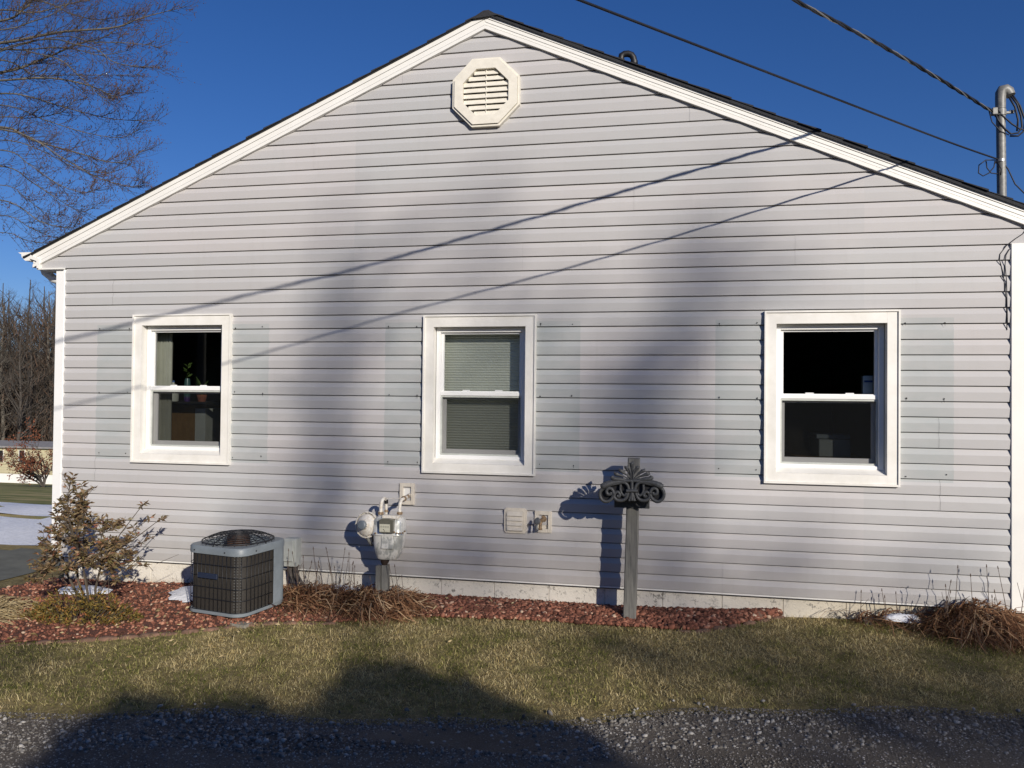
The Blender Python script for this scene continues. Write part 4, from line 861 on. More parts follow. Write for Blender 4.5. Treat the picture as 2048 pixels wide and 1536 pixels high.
# ------------------------------------------------------------------ plants in the bed
def deadclump(name, cx, cy_, rx_, ry_, hgt, nl, mat, label, nst, sthz, seed):
    r = np.random.default_rng(seed); z0 = ghf(cx, cy_); e = empty(name, (cx, cy_, z0), label, 'dried plant')
    n = nl; a = r.uniform(0, 6.28, n); rad = np.sqrt(r.uniform(0, 1, n)); x = cx+rx_*rad*np.cos(a); y = np.minimum(cy_+ry_*rad*np.sin(a), -0.01 if cx < 3 else 9)
    lift = hgt*(1-rad**2)*r.uniform(.2, 1.0, n); ln_ = r.uniform(.10, .30, n); az = a+r.normal(0, 1.1, n); seg = 5; V = np.zeros((n, seg*2, 3)); wd_ = r.uniform(.004, .010, n); wa = az+1.57
    c1 = r.normal(0, .9, n)
    zz = gh(x, y)+.01+lift
    for s_ in range(seg):
        t_ = s_/(seg-1); azs = az+c1*t_; px = x+np.cos(azs)*ln_*t_; py = np.minimum(y+np.sin(azs)*ln_*t_, -.012)
        pz = zz+ln_*(.55*r.uniform(.3, 1, n)*t_*(1-t_)*2.0)-lift*t_**2*.8*np.clip(ln_/.2, .4, 1.2); pz = np.maximum(pz, gh(px, py)+.008)
        w_ = wd_*(1-.75*t_**2)*.5; tilt = .4
        V[:, 2*s_] = np.stack([px-np.cos(wa)*w_, py-np.sin(wa)*w_, pz-w_*tilt], 1); V[:, 2*s_+1] = np.stack([px+np.cos(wa)*w_, py+np.sin(wa)*w_, pz+w_*tilt], 1)
    o = (np.arange(n)*seg*2)[:, None]; F = np.concatenate([np.stack([o[:, 0]+2*i, o[:, 0]+2*i+1, o[:, 0]+2*i+3, o[:, 0]+2*i+2], 1) for i in range(seg-1)])
    npmesh('dead_leaves', V.reshape(-1, 3), F, mat, e, True)
    rs = random.Random(seed)
    if nst:
        mb = MB()
        for i in range(nst):
            px, py = cx+rs.uniform(-.9, .9)*rx_, cy_+rs.uniform(-.5, .6)*ry_; py = min(py, -.04); h = sthz*rs.uniform(.5, 1); lx, ly = rs.uniform(-.2, .2)*h, rs.uniform(-.1, .05)*h; z0 = ghf(px, py)
            P = [(px, py, z0), (px+lx*.4+rs.uniform(-.01, .01), py+ly*.4, z0+h*.5), (px+lx, min(py+ly, -.03), z0+h)]; mb.tube(P, [.0028, .0022, .0014], 5)
            mb.tube([P[2], (P[2][0]+lx*.05, P[2][1], P[2][2]+.018)], [.004, .002], 5)
            if rs.random() < .4: mb.tube([P[1], (P[1][0]+rs.uniform(-.05, .05), P[1][1], P[1][2]+h*.3)], .0014, 5)
        mb.build('stalks', M['stalk'], e)
    return e
deadclump('dried_daylily', -1.97, -.36, .30, .24, .12, 1500, M['deadleaf'], 'mound of brown dried daylily leaves around the foot of the gas meter', 9, .36, 21)
deadclump('dried_daylily', -2.42, -.38, .26, .30, .09, 800, M['deadleaf'], 'low russet dried leaves with tall bare stalks beside the air conditioner', 16, .40, 22)
deadclump('dried_daylily', 1.93, -.20, .27, .18, .19, 1700, M['deadleaf'], 'tangled mound of brown dead leaves at the right corner of the wall', 12, .42, 23)
deadclump('dried_daylily', 2.25, -.26, .28, .18, .09, 800, M['deadleaf'], 'flattened dead leaves lying in front of the right corner board', 0, .3, 24)
deadclump('dried_daylily', 1.38, -.08, .16, .07, .05, 110, M['deadleaf'], 'thin scattering of dead leaves and twigs left of the snow scrap', 4, .22, 27)
deadclump('ornamental_grass', -4.55, -1.15, .38, .26, .07, 800, M['straw'], 'flattened straw coloured grass at the left end of the bed', 0, .3, 25)
# rhododendron-like shrub
def leafy(mb_v, mb_f, p, d, L, W, rs):
    d = Vector(d).normalized(); s_ = d.cross(Vector((rs.uniform(-1, 1), rs.uniform(-1, 1), rs.uniform(-.2, 1)))); s_ = s_.normalized() if s_.length > 1e-3 else d.orthogonal().normalized(); up = s_.cross(d); o = len(mb_v)
    mb_v += [tuple(p), tuple(p+d*L*.45+s_*W*.5+up*L*.06), tuple(p+d*L*.5+up*L*.02), tuple(p+d*L*.45-s_*W*.5+up*L*.06), tuple(p+d*L-up*L*.10)]
    mb_f += [(o, o+1, o+2), (o, o+2, o+3), (o+1, o+4, o+2), (o+2, o+4, o+3)]
def shrub():
    rs = random.Random(8); base = Vector((-3.74, -.95, ghf(-3.74, -.95)))
    e = empty('shrub', base, 'leggy shrub with clusters of brown and olive leaves at the left end of the wall', 'shrub'); st = MB(); lv_, lf = [], []
    def tip(x, y, Y): return at(x, y, Y)
    ends = [(140, 960, -.95), (155, 985, -.9), (125, 1000, -.95), (165, 1010, -.9), (100, 1060, -.9), (85, 1085, -1.0), (78, 1130, -1.0), (135, 1045, -.85), (180, 1050, -.8), (150, 1075, -1.1), (110, 1110, -1.1), (210, 1045, -.7), (240, 1050, -.6), (205, 1085, -.9), (230, 1090, -.8), (262, 1075, -.6),
            (165, 1110, -1.1), (190, 1130, -1.1), (240, 1130, -.9), (255, 1110, -.7), (95, 1140, -1.15), (130, 1140, -1.2), (285, 1010, -.45), (300, 1035, -.45), (325, 1035, -.40), (215, 1120, -1.0), (150, 1020, -.8), (175, 1090, -.7), (120, 1080, -.7), (300, 1075, -.45), (235, 1160, -1.0), (290, 1130, -.6), (75, 1160, -1.1), (170, 985, -.92), (110, 1030, -.85)]
    def cluster(p, d, k=None, sc_=1.0):
        for i in range(k or rs.randint(9, 14)):
            a = rs.uniform(0, 6.28); o_ = Vector((math.cos(a), math.sin(a), rs.uniform(-.9, .6))); leafy(lv_, lf, p+d*rs.uniform(-.025, .008), (d*.5+o_), rs.uniform(.032, .058)*sc_, rs.uniform(.012, .020)*sc_, rs)
    hubs = [at(165, 1130, -.95), at(150, 1080, -.92), at(205, 1120, -.85), at(120, 1120, -1.0)]
    for h in hubs: st.tube([base+Vector((rs.uniform(-.05, .05), 0, -.02)), base.lerp(h, .5)+Vector((rs.uniform(-.03, .03), rs.uniform(-.03, .03), 0)), h], [.010, .008, .006], 6)
    for x, y, Y in ends:
        T = tip(x, y, Y); h = min(hubs, key=lambda q: (q-T).length+rs.uniform(0, .08)); mid = h.lerp(T, .5)+Vector((rs.uniform(-.03, .03), rs.uniform(-.03, .03), -.015)); st.tube([h, mid, T], [.005, .0038, .0022], 5); d = (T-mid).normalized(); cluster(T, d)
        far = x > 270
        for k in range(2 if far else 15):
            q = mid.lerp(T, rs.uniform(-.4, .9)); d2 = (d+Vector((rs.uniform(-1, 1), rs.uniform(-1, 1), rs.uniform(-.1, 1)))*.9).normalized(); t2 = q+d2*rs.uniform(.03, .10); st.tube([q, t2], [.0024, .0014], 4); cluster(t2, d2, rs.randint(4, 8), .9)
    for k in range(60):   # bare cross twigs
        q = base+Vector((rs.uniform(-.22, .35), rs.uniform(-.2, .3), rs.uniform(.03, .35))); d2 = Vector((rs.uniform(-1, 1), rs.uniform(-.6, .6), rs.uniform(.1, 1))).normalized(); st.tube([q, q+d2*rs.uniform(.06, .16)], [.0024, .0012], 4)
    st.build('stems', M['twig'], e); npmesh('leaves', lv_, lf, M['shrubleaf'], e)
    # low azalea at its foot
    b2 = Vector((-3.74, -1.12, ghf(-3.74, -1.12))); e2 = empty('low_shrub', b2, 'low yellow green and rusty leaved bush spreading at the foot of the tall shrub', 'shrub'); lv2, lf2 = [], []; st2 = MB()
    for i in range(430):
        a = rs.uniform(0, 6.28); r_ = math.sqrt(rs.random()); p = Vector((b2.x+.02+.43*r_*math.cos(a), b2.y+.14*r_*math.sin(a)+.06, 0)); p.z = ghf(p.x, p.y)+.02+rs.uniform(0, 1)*.20*(1-r_**2.5)
        d = Vector((math.cos(a)*.5, math.sin(a)*.5, rs.uniform(.3, 1)))
        for k in range(7): leafy(lv2, lf2, p+Vector((rs.gauss(0, .012), rs.gauss(0, .012), rs.gauss(0, .012))), d+Vector((rs.uniform(-1, 1), rs.uniform(-1, 1), rs.uniform(-.6, .6))), rs.uniform(.018, .036), rs.uniform(.007, .012), rs)
        if i % 4 == 0: st2.tube([(b2.x+(p.x-b2.x)*.5, b2.y+(p.y-b2.y)*.5, ghf(p.x, p.y)), tuple(p)], [.003, .0015], 4)
    st2.build('stems', M['twig'], e2); npmesh('leaves', lv2, lf2, M['lowleaf'], e2)
shrub()
# scattered fallen leaves on the mulch
n = 600; x = rng.uniform(-5.2, -1.0, n); y = bed_edge(x)+rng.uniform(-.75, .6, n)*np.where(rng.random(n) < .2, 1, .8); lv_, lf = [], []; rs = random.Random(4)
for X_, Y_ in zip(x, y):
    if Y_ > -.05 or (Y_ < float(bed_edge(X_)) and rs.random() < .75): continue
    leafy(lv_, lf, Vector((X_, Y_, float(bedz(X_, Y_))+.014)), (rs.uniform(-1, 1), rs.uniform(-1, 1), rs.uniform(-.1, .3)), rs.uniform(.02, .045), rs.uniform(.008, .016), rs)
tag(npmesh('fallen_leaves', lv_, lf, M['straw']), 'small tan fallen leaves scattered over the red mulch', 'leaves', kind='stuff')
# edging stones
def edgestone():
    mb = MB(); n = 14; prof = [(1.0, 0), (1.0, .55), (.93, .8), (.7, .95), (.3, 1.0)]
    for r, h in prof: mb.v += [(math.cos(2*math.pi*i/n)*.062*r, math.sin(2*math.pi*i/n)*.030*r, h*.045-.02) for i in range(n)]
    for k in range(len(prof)-1):
        for i in range(n): j = (i+1) % n; mb.f.append((k*n+i, k*n+j, (k+1)*n+j, (k+1)*n+i)); mb.m.append(0)
    mb.f.append(tuple((len(prof)-1)*n+i for i in range(n))); mb.m.append(0); return mb.build('edging_stone', M['edging'], smooth=60)
E0 = edgestone(); first = True; x = -4.9; rs = random.Random(9)
while x < 0.80:
    if x < -2.1 or x > .10:
        o = E0 if first else E0.copy()
        if not first: COL.objects.link(o)
        first = False; yy = float(bed_edge(x)); sl_ = float(bed_edge(x+.05)-bed_edge(x-.05))/.1
        o.location = (x, yy-.01, ghf(x, yy)-.010+rs.uniform(-.008, .006)); o.rotation_euler = (rs.uniform(-.1, .1), rs.uniform(-.06, .06), math.atan(sl_)); o.scale = (rs.uniform(.85, 1.05), 1, rs.uniform(.8, 1.1))
        tag(o, 'rounded reddish tan edging stone sunk between lawn and ' + ('mulch at the left' if x < -2 else 'lava rock right of the post'), 'edging stone', 'edging stones along the bed on the left' if x < -2 else 'edging stones right of the post')
    x += .118/math.sqrt(1+(float(bed_edge(x+.05)-bed_edge(x-.05))/.1)**2)
# stray rocks
def rock(x, y, s_, label, mat, seed):
    r = random.Random(seed); mb = MB(); mb.v = [tuple(Vector(p)*s_*r.uniform(.8, 1.2)+Vector((x, y, ghf(x, y)+s_*.4))) for p in ICO]; mb.f = [tuple(int(i) for i in f) for f in ICF]; mb.m = [0]*20; z = ghf(x, y)
    tag(mb.build('rock', mat, None, loc=(x, y, z)), label, 'rock')
p = at(1516, 1225, -.02); rock(p.x, -.05, .040, 'tan triangular stone leaning on the foundation right of the lava rock', M['edging'], 1)
p = at(1730, 1232, -.04); rock(p.x, -.07, .035, 'dark brown broken stone beside the foundation near the right dead leaves', M['bark'], 2)
p = at(866, 1201, -.05); rock(p.x, -.07, .026, 'small dark stone at the foundation right of the gas meter', M['bark'], 3)
# snow scraps
def snowpatch(cx, cy_, rx_, ry_, h, label, seed):
    r = random.Random(seed); n = 22; mb = MB(); ph = [r.uniform(.84, 1.1) for _ in range(n)]
    for R_, hz_ in ((1, -.01), (.9, .5), (.6, .9), (.25, 1)): mb.v += [(cx+rx_*R_*ph[i]*math.cos(2*math.pi*i/n), min(.016, cy_+ry_*R_*ph[i]*math.sin(2*math.pi*i/n)), float(bedz(cx, cy_))+.012+h*hz_*r.uniform(.85, 1.1)) for i in range(n)]
    for k in range(3):
        for i in range(n): j = (i+1) % n; mb.f.append((k*n+i, k*n+j, (k+1)*n+j, (k+1)*n+i)); mb.m.append(0)
    mb.f.append(tuple(3*n+i for i in range(n))); mb.m.append(0)
    tag(mb.build('snow_patch', M['snow'], None, smooth=True, loc=(cx, cy_, float(bedz(cx, cy_)))), label, 'snow')
snowpatch(-3.28, -.40, .22, .26, .022, 'patch of old snow left of the air conditioner', 1)
snowpatch(-2.36, -.10, .20, .10, .035, 'scrap of snow among the stalks by the foundation', 2)
snowpatch(1.52, -.11, .12, .05, .04, 'scrap of snow beside the mound of dead leaves at right', 3)
snowpatch(-4.25, -.40, .24, .13, .014, 'thin snow behind the shrub by the left corner', 4)
# ------------------------------------------------------------------ things inside the windows
w, a, b, p2, q, zm = WN[0]; shz = at(350, 797, .45).z
cab = empty('cabinet', (a+.2, .55, .1), 'tan wooden cabinet with a dark top seen through the left window', 'cabinet'); c0, c1 = at(330, 890, .45), at(390, 810, .45)
MB().box((c0.x, .45, .1), (c1.x, .85, c1.z)).build('cabinet_body', M['cab'], cab); MB().box((c1.x+.003, .45, .1), (c1.x+.10, .85, c1.z-.03)).build('side_panel', M['paper'], cab)
MB().box((c0.x-.02, .40, c1.z+.002), (c1.x+.14, .88, c1.z+.028)).build('countertop', M['dark'], cab)
tz = c1.z+.028; jp = at(343, 770, .48)
j = MB(); s0 = 1.0; j.lathe([(.045, 0), (.050, .01), (.050, .09), (.046, .11), (.032, .135), (.014, .155), (.013, .165)], (jp.x, .50, tz), n=20); jo = j.build('water_jug', M['paper'], None, smooth=50, loc=(jp.x, .50, tz)); tag(jo, 'translucent white plastic jug standing on the cabinet behind the left window', 'jug')
MB().lathe([(.015, .165), (.015, .180)], (jp.x, .50, tz), n=14).build('cap', M['blueink'], jo)
pp = at(372, 765, .50); mb = MB(); mb.lathe([(.022, 0), (.028, .05), (.026, .16), (.020, .20)], (pp.x, .52, tz), n=16); vo = mb.build('vase', M['teal'], None, smooth=50, loc=(pp.x, .52, tz)); tag(vo, 'slim teal vase with a leafy sprig behind the left window', 'vase')
lv_, lf = [], []; rs = random.Random(1)
for i in range(9): leafy(lv_, lf, Vector((pp.x, .52, tz+.20+i*.014)), (rs.uniform(-1, 1), rs.uniform(-.5, .5), rs.uniform(.2, 1)), .05, .022, rs)
npmesh('leaves', lv_, lf, M['leafin'], vo)
tp3 = at(397, 790, .50); pl = empty('potted_plant', (tp3.x, .55, tz), 'grassy houseplant in a terracotta pot behind the left window', 'plant')
MB().lathe([(.030, 0), (.044, .055), (.046, .06)], (tp3.x, .55, tz), n=18).build('pot', M['terra'], pl, smooth=50); mb = MB()
for i in range(16): a_ = rs.uniform(0, 6.28); l_ = rs.uniform(.06, .17); mb.tube([(tp3.x, .55, tz+.05), (tp3.x+.02*math.cos(a_), .55+.02*math.sin(a_), tz+.05+l_*.7), (tp3.x+.06*math.cos(a_), .55+.04*math.sin(a_), tz+.05+l_)], [.003, .003, .001], 4)
mb.build('leaves', M['leafin'], pl)
tp4 = at(373, 790, .45); tag(MB().lathe([(.022, 0), (.027, .035), (.026, .04)], (tp4.x, .46, tz), n=16).build('small_pot', M['purple'], None, smooth=50, loc=(tp4.x, .46, tz)), 'small purple glazed pot on the cabinet behind the left window', 'pot')
# right window
tbz = at(1690, 915, .32).z; x0, x1 = at(1600, 900, .3).x, at(1720, 900, .3).x
tb = empty('desk', ((x0+x1)/2, .6, .1), 'dark wooden desk just visible through the right window', 'desk'); MB().box((x0-.02, .28, tbz-.03), (x1+.05, .9, tbz)).build('desktop', M['cab'], tb)
for xx in (x0, x1-.02):
    for yy in (.29, .82): MB().box((xx, yy, .1), (xx+.05, yy+.05, tbz-.031)).build('leg', M['cab'], tb)
c0, c1 = at(1637, 912, .32), at(1702, 880, .32); pr = empty('printer', ((c0.x+c1.x)/2, .45, tbz), 'pale box shaped printer on the desk behind the right window', 'printer'); pm = simple('printer_plastic', (0.30, 0.32, 0.31), 0.5, 0.1, 12)
MB().box((c0.x, .32, tbz+.001), (c1.x, .62, c1.z), bev=.006).build('printer_body', pm, pr); MB().box((c0.x-.012, .35, c1.z+.002), (c1.x+.004, .62, c1.z+.035), bev=.006).build('lid', M['acgrey'], pr)
c0, c1 = at(1721, 787, .19), at(1741, 752, .19); cx_ = empty('carton', ((c0.x+c1.x)/2, .22, c0.z), 'white carton with a blue printed band propped on the sash of the right window', 'carton')
w3 = WN[2]; zb = w3[5]+.025; MB().box((c0.x, .125, zb), (c1.x, .175, c1.z), bev=.002).build('carton_body', M['vinyl'], cx_); MB().box((c0.x+.008, .1235, c1.z-.045), (c1.x-.004, .1248, c1.z-.032)).build('printed_band', M['blueink'], cx_)
# ------------------------------------------------------------------ trees
class TB:
    """fast tube collector"""
    def __init__(s, n=4): s.V = []; s.F = []; s.n = n; s.c = 0
    def seg(s, P, R, n=None):
        n = n or s.n; P = np.asarray(P, dtype=float); k = len(P); D = np.gradient(P, axis=0); D /= np.linalg.norm(D, axis=1)[:, None]+1e-9
        ref = np.array([0.3, 0.2, 1.0]) if abs(D[0][2]) < .85 else np.array([1.0, 0.2, 0.1]); A_ = np.cross(D, ref); A_ /= np.linalg.norm(A_, axis=1)[:, None]+1e-9; B_ = np.cross(D, A_)
        w = 2*np.pi*np.arange(n)/n; V = P[:, None]+(A_[:, None]*np.cos(w)[None, :, None]+B_[:, None]*np.sin(w)[None, :, None])*np.asarray(R)[:, None, None]
        s.V.append(V.reshape(-1, 3)); i = np.arange((k-1)*n); r, c_ = i//n, i % n; j = (c_+1) % n
        s.F.append(np.stack([r*n+c_, r*n+j, (r+1)*n+j, (r+1)*n+c_], 1)+s.c); s.c += k*n
    def build(s, name, mat, parent=None, loc=(0, 0, 0), smooth=True): return npmesh(name, np.concatenate(s.V), np.concatenate(s.F), mat, parent, smooth, loc)
def grow(tb, p, d, L, R, depth, r, up=0.15, kids=(4, 7), wob=.18, sub=.55, tips=None):
    k = 6; P = [p]; dd = d/np.linalg.norm(d); tr_ = []
    for i in range(k-1):
        dd = dd+r.normal(0, wob, 3)*np.array([1, 1, .7])+np.array([0, 0, up])*.35; dd /= np.linalg.norm(dd); P.append(P[-1]+dd*L/(k-1)); tr_.append(dd)
    Rr = np.linspace(R, R*.35 if depth else R*.3, k); tb.seg(P, Rr, 6 if R > .05 else (4 if R > .012 else 3))
    if depth == 0:
        if tips is not None: tips.extend(P[1:])
        return
    for j in range(r.integers(*kids)):
        t_ = r.uniform(.22, 1.0); i = min(int(t_*(k-1)), k-2); q = P[i]+(P[i+1]-P[i])*(t_*(k-1)-i); b_ = tr_[i]; s_ = r.normal(0, 1, 3); s_ -= b_*s_.dot(b_); s_ /= np.linalg.norm(s_)+1e-9
        nd = b_*r.uniform(.5, 1.0)+s_*r.uniform(.5, .95); grow(tb, q, nd, L*sub*r.uniform(.7, 1.15), Rr[i]*.55, depth-1, r, up, kids, wob, sub, tips)
def bare_tree(name, x, y, z, H, seed, mat, label, group=None, depth=3, spread=.45, kids=(4, 7), trunk_r=None):
    r = np.random.default_rng(seed); e = empty(name, (x, y, z), label, 'tree', group); tk = TB(8); cr = TB(4); tr_ = trunk_r or H*.014
    k = 9; P = [np.array([x, y, z-.3])]
    for i in range(k): P.append(P[-1]+np.array([r.normal(0, .012)*H/2, r.normal(0, .012)*H/2, H*.95/k]))
    Rr = np.linspace(tr_, tr_*.12, k+1); tk.seg(P, Rr, 8); tk.build('trunk', mat, e)
    nb = int(11+H*.5)
    for j in range(nb):
        t_ = .22+.76*(j+r.uniform(0, 1))/nb; i = min(int(t_*k), k-1); q = P[i]+(P[i+1]-P[i])*(t_*k-i); a = r.uniform(0, 6.28); L = H*spread*(1.05-t_)**.7*r.uniform(.6, 1.1)
        grow(cr, q, np.array([math.cos(a), math.sin(a), r.uniform(.45, 1.1)]), L, Rr[i]*.5, depth-1, r, .25, kids)
    cr.build('crown', mat, e); return e
# near tree, upper left: limbs reach into view from a trunk out of frame
def near_tree():
    r = np.random.default_rng(5); TY = 7.5; tx = at(-560, 700, TY).x
    e = empty('maple_tree', (tx, TY, ghf(tx, TY)), 'big bare maple with red buds reaching over from the upper left', 'tree'); tk = TB(10); zt = at(-500, 120, TY).z
    P = [np.array([tx+.05*math.sin(i), TY, ghf(tx, TY)-.3+(zt+1.5)*i/9]) for i in range(10)]; tk.seg(P, np.linspace(.22, .09, 10), 12); tk.build('trunk', M['bark'], e)
    cr = TB(4); tw = TB(3); tips = []
    def px(x, y, Y): v = at(x, y, Y); return np.array([v.x, v.y, v.z])
    limbs = [([(0, 86), (114, 65), (228, 55), (283, 36), (371, 13)], .026), ([(0, 145), (81, 120), (156, 88), (205, 75), (262, 40)], .024), ([(0, 161), (98, 156), (182, 172), (228, 192), (267, 182)], .018),
             ([(0, 187), (65, 195), (130, 215), (228, 238), (319, 241)], .014), ([(0, 234), (60, 236), (120, 225), (150, 200)], .010), ([(0, 254), (65, 280), (156, 306), (234, 325), (296, 295)], .020),
             ([(20, 262), (130, 319), (195, 355), (260, 373), (288, 366)], .014), ([(0, 332), (65, 365), (114, 397), (163, 423), (202, 404)], .012), ([(0, 400), (81, 443), (137, 456), (150, 452)], .012),
             ([(0, 42), (49, 16), (65, 0), (90, -30)], .022), ([(65, 0), (146, 29), (202, 39), (277, 26)], .014), ([(163, 91), (228, 124), (277, 133), (319, 134)], .010), ([(195, 85), (277, 88), (317, 94)], .008),
             ([(91, 111), (163, 156), (202, 192), (230, 196)], .010), ([(0, 120), (70, 150), (140, 150), (220, 150), (280, 150)], .012), ([(0, 210), (90, 240), (170, 265), (240, 275), (275, 260)], .010), ([(0, 300), (60, 330), (120, 370), (170, 385), (200, 375)], .010),
             ([(0, 20), (70, 25), (150, 5), (240, -10), (330, -25)], .014), ([(0, 430), (60, 455), (110, 475), (140, 470)], .009), ([(0, 465), (50, 480), (95, 487)], .008), ([(40, 100), (130, 95), (200, 110), (260, 100)], .012), ([(0, 280), (80, 300), (150, 335), (215, 345), (262, 330)], .009), ([(0, 60), (60, 45), (120, 20), (150, -10)], .012), ([(0, 370), (50, 395), (90, 425), (130, 430)], .008)]
    for L, R in limbs:
        Y0 = 6.2+r.uniform(-.8, 1.0); x0, y0 = L[0]; s0 = px(x0, y0, Y0+.3); ts = min(max(s0[2]-.9, 1.2), zt); st = np.array([tx, TY, ts]); pre = px(x0-170, y0+10, (Y0+TY)/2+.2)
        Q = [Vector(st), Vector(pre)]+[Vector(px(x, y, Y0+r.uniform(-.08, .08))) for x, y in L]; Q = sagline(Q, 7); k = len(Q); Rr = np.interp(np.linspace(0, 1, k), [0, .35, 1], [R*1.7, R, .004])
        cr.seg([np.array(p) for p in Q], Rr, 6)
        for i in range(9, k-1):
            fr_ = (i-9)/(k-9)
            for _ in range(3 if R > .012 else 2):
                if r.random() < .06: continue
                d = np.array(Q[i+1]-Q[i]); d /= np.linalg.norm(d)+1e-9; s_ = r.normal(0, 1, 3); s_[1] *= .7; s_ -= d*s_.dot(d); s_ /= np.linalg.norm(s_); nd = d*r.uniform(.6, 1.1)+s_*r.uniform(.3, .8)+np.array([0, 0, .05])
                LL = r.uniform(.25, .75)*(1.1-.5*fr_); p = np.array(Q[i])+(np.array(Q[i+1])-np.array(Q[i]))*r.random(); grow(tw, p, nd, LL, max(.0042, Rr[i]*.35), 1, r, .28, (3, 6), .16, .48, tips)
    cr.build('limbs', M['barkpale'], e); tw.build('twigs', M['twig'], e)
    T_ = np.array(tips); k = r.random(len(T_)) < .5; T_ = T_[k]; n = len(T_); T_ = T_+r.normal(0, .004, T_.shape)
    O8 = np.array([(1, 0, 0), (-1, 0, 0), (0, 1, 0), (0, -1, 0), (0, 0, 1.6), (0, 0, -1.2)]); OF = np.array([(0, 2, 4), (2, 1, 4), (1, 3, 4), (3, 0, 4), (2, 0, 5), (1, 2, 5), (3, 1, 5), (0, 3, 5)])
    V = (O8[None]*r.uniform(.005, .010, (n, 1, 1))+T_[:, None]).reshape(-1, 3); F = (OF[None]+(np.arange(n)*6)[:, None, None]).reshape(-1, 3); npmesh('buds', V, F, M['bud'], e)
near_tree()
# trees of the wood behind
pos = [(-66, 62, 20), (-62.5, 58, 17), (-60.0, 64, 20), (-58.5, 57, 15), (-69, 70, 21), (-64.5, 72, 22), (-74, 66, 19), (-80, 72, 20), (-86, 68, 18), (-70, 59, 17), (-56, 66, 18), (-92, 75, 20), (-76, 60, 17), (-61, 61, 19), (-67, 56, 17), (-63, 66, 21), (-66, 68, 22), (-69, 74, 22), (-72, 77, 22), (-59, 60, 18), (-64, 60, 18), (-61.5, 55, 16), (-57, 54, 14), (-65, 57, 18), (-68, 60, 19), (-62, 68, 22), (-60, 70, 21), (-67, 65, 21), (-70, 66, 20), (-58, 62, 19), (-63.5, 55, 15)]
LB = ['bare grey tree with forked trunk in the wood behind the yellow mobile home', 'slender bare tree in the brown wood at the far left']
protos = []
for i, (x, y, H) in enumerate(pos):
    if i < 4:
        e = bare_tree('woodland_tree', x, y, ghf(x, y), H, 40+i, M['barkfar'] if i != 1 else M['barkpale'], LB[i % 2], 'bare trees of the wood', 4, .34, (3, 6)); protos.append((e, H))
    else:
        src, h0 = protos[i % 4]; e = copy_tree(src); e.location = (x, y, ghf(x, y)); s_ = H/h0; e.scale = (s_, s_, s_); e.rotation_euler = (0, 0, i*1.3)
    e['label'] = 'leafless tree of the brown wood behind the yellow mobile home'
r = np.random.default_rng(77); n = 60000; x = r.uniform(-100, -50, n); y = r.uniform(54, 80, n); h = r.uniform(0, 1, n)**1.3*16
P0 = np.stack([x, y, -6.6+h], 1); d = np.stack([r.normal(0, .6, n), r.normal(0, .4, n), r.uniform(.3, 1.2, n)], 1)*r.uniform(.5, 1.8, n)[:, None]; W = np.stack([r.uniform(.015, .05, n), 0*x, 0*x], 1)
V = np.stack([P0-W, P0+W, P0+d+W*.3, P0+d-W*.3], 1).reshape(-1, 3); o = np.arange(n)*4
tag(npmesh('brush', V, np.stack([o, o+1, o+2, o+3], 1), M['brush']), 'dense brown undergrowth of the wood', 'undergrowth', kind='stuff')
tag(MB().tube([(-150, 92, -8), (-100, 90, -8), (-60, 88, -8), (-30, 86, -8)], [15, 15, 15, 13], 16).build('hill', simple('hill', (.05, .042, .034), 1, .5, .4, bs=.5, bd=.5), smooth=True), kind='structure')
# red-leaved shrub in front of the wood
def farshrub():
    rs = random.Random(6); b_ = at(88, 955, 30); z = ghf(b_.x, 30); e = empty('russet_shrub', (b_.x, 30, z), 'russet shrub hanging on to its dead leaves right of the yellow mobile home', 'shrub'); tb = TB(4); r = np.random.default_rng(3); tips = []
    for i in range(9): a = rs.uniform(0, 6.28); grow(tb, np.array([b_.x, 30, z]), np.array([math.cos(a)*.6-.3, math.sin(a)*.5, 1.2]), rs.uniform(1.2, 2.6), .05, 2, r, .1, (4, 7), .2, .5, tips)
    tb.build('branches', M['bark'], e); lv_, lf = [], []
    for t_ in tips:
        for _ in range(3): leafy(lv_, lf, Vector(t_)+Vector((rs.gauss(0, .06), rs.gauss(0, .06), rs.gauss(0, .06))), (rs.uniform(-1, 1), rs.uniform(-1, 1), rs.uniform(-1, .5)), .10, .06, rs)
    npmesh('leaves', lv_, lf, island('russet', [(0, (.12, .04, .02)), (1, (.24, .09, .05))]), e)
farshrub()
# yellow mobile home
HY = 48; z0, z1 = -6.1, -3.25; mh = empty('mobile_home', (-56, HY, z0-.1), 'long pale yellow mobile home with white skirting down the slope behind', 'mobile home')
xr = -47.6; mb = MB(); mb.box((-64, HY, z0+.75), (xr, HY+4.2, z1)); 
for k in range(8): mb.box((-64.01, HY-.03, z0+.8+k*.22), (xr+.01, HY-.001, z0+.8+k*.22+.2), bev=.01)
mb.build('wall', M['cream'], mh); MB().box((-63.9, HY+.05, z0-.6), (xr-.1, HY+4.1, z0+.749)).build('skirting', M['vinyl'], mh)
mb = MB(); mb.prism([(-64.3, z1), (xr+.3, z1), (xr+.3, z1+.14), (-64.3, z1+.14)], HY-.3, HY+4.5); mb.add([(-64.3, HY-.3, z1+.145), (xr+.3, HY-.3, z1+.145), (xr+.3, HY+2.1, z1+.42), (-64.3, HY+2.1, z1+.42), (-64.3, HY+4.5, z1+.145), (xr+.3, HY+4.5, z1+.145)], [(0, 1, 2, 3), (3, 2, 5, 4), (0, 3, 4), (1, 5, 2)]); mb.build('roof', M['roofgrey'], mh)
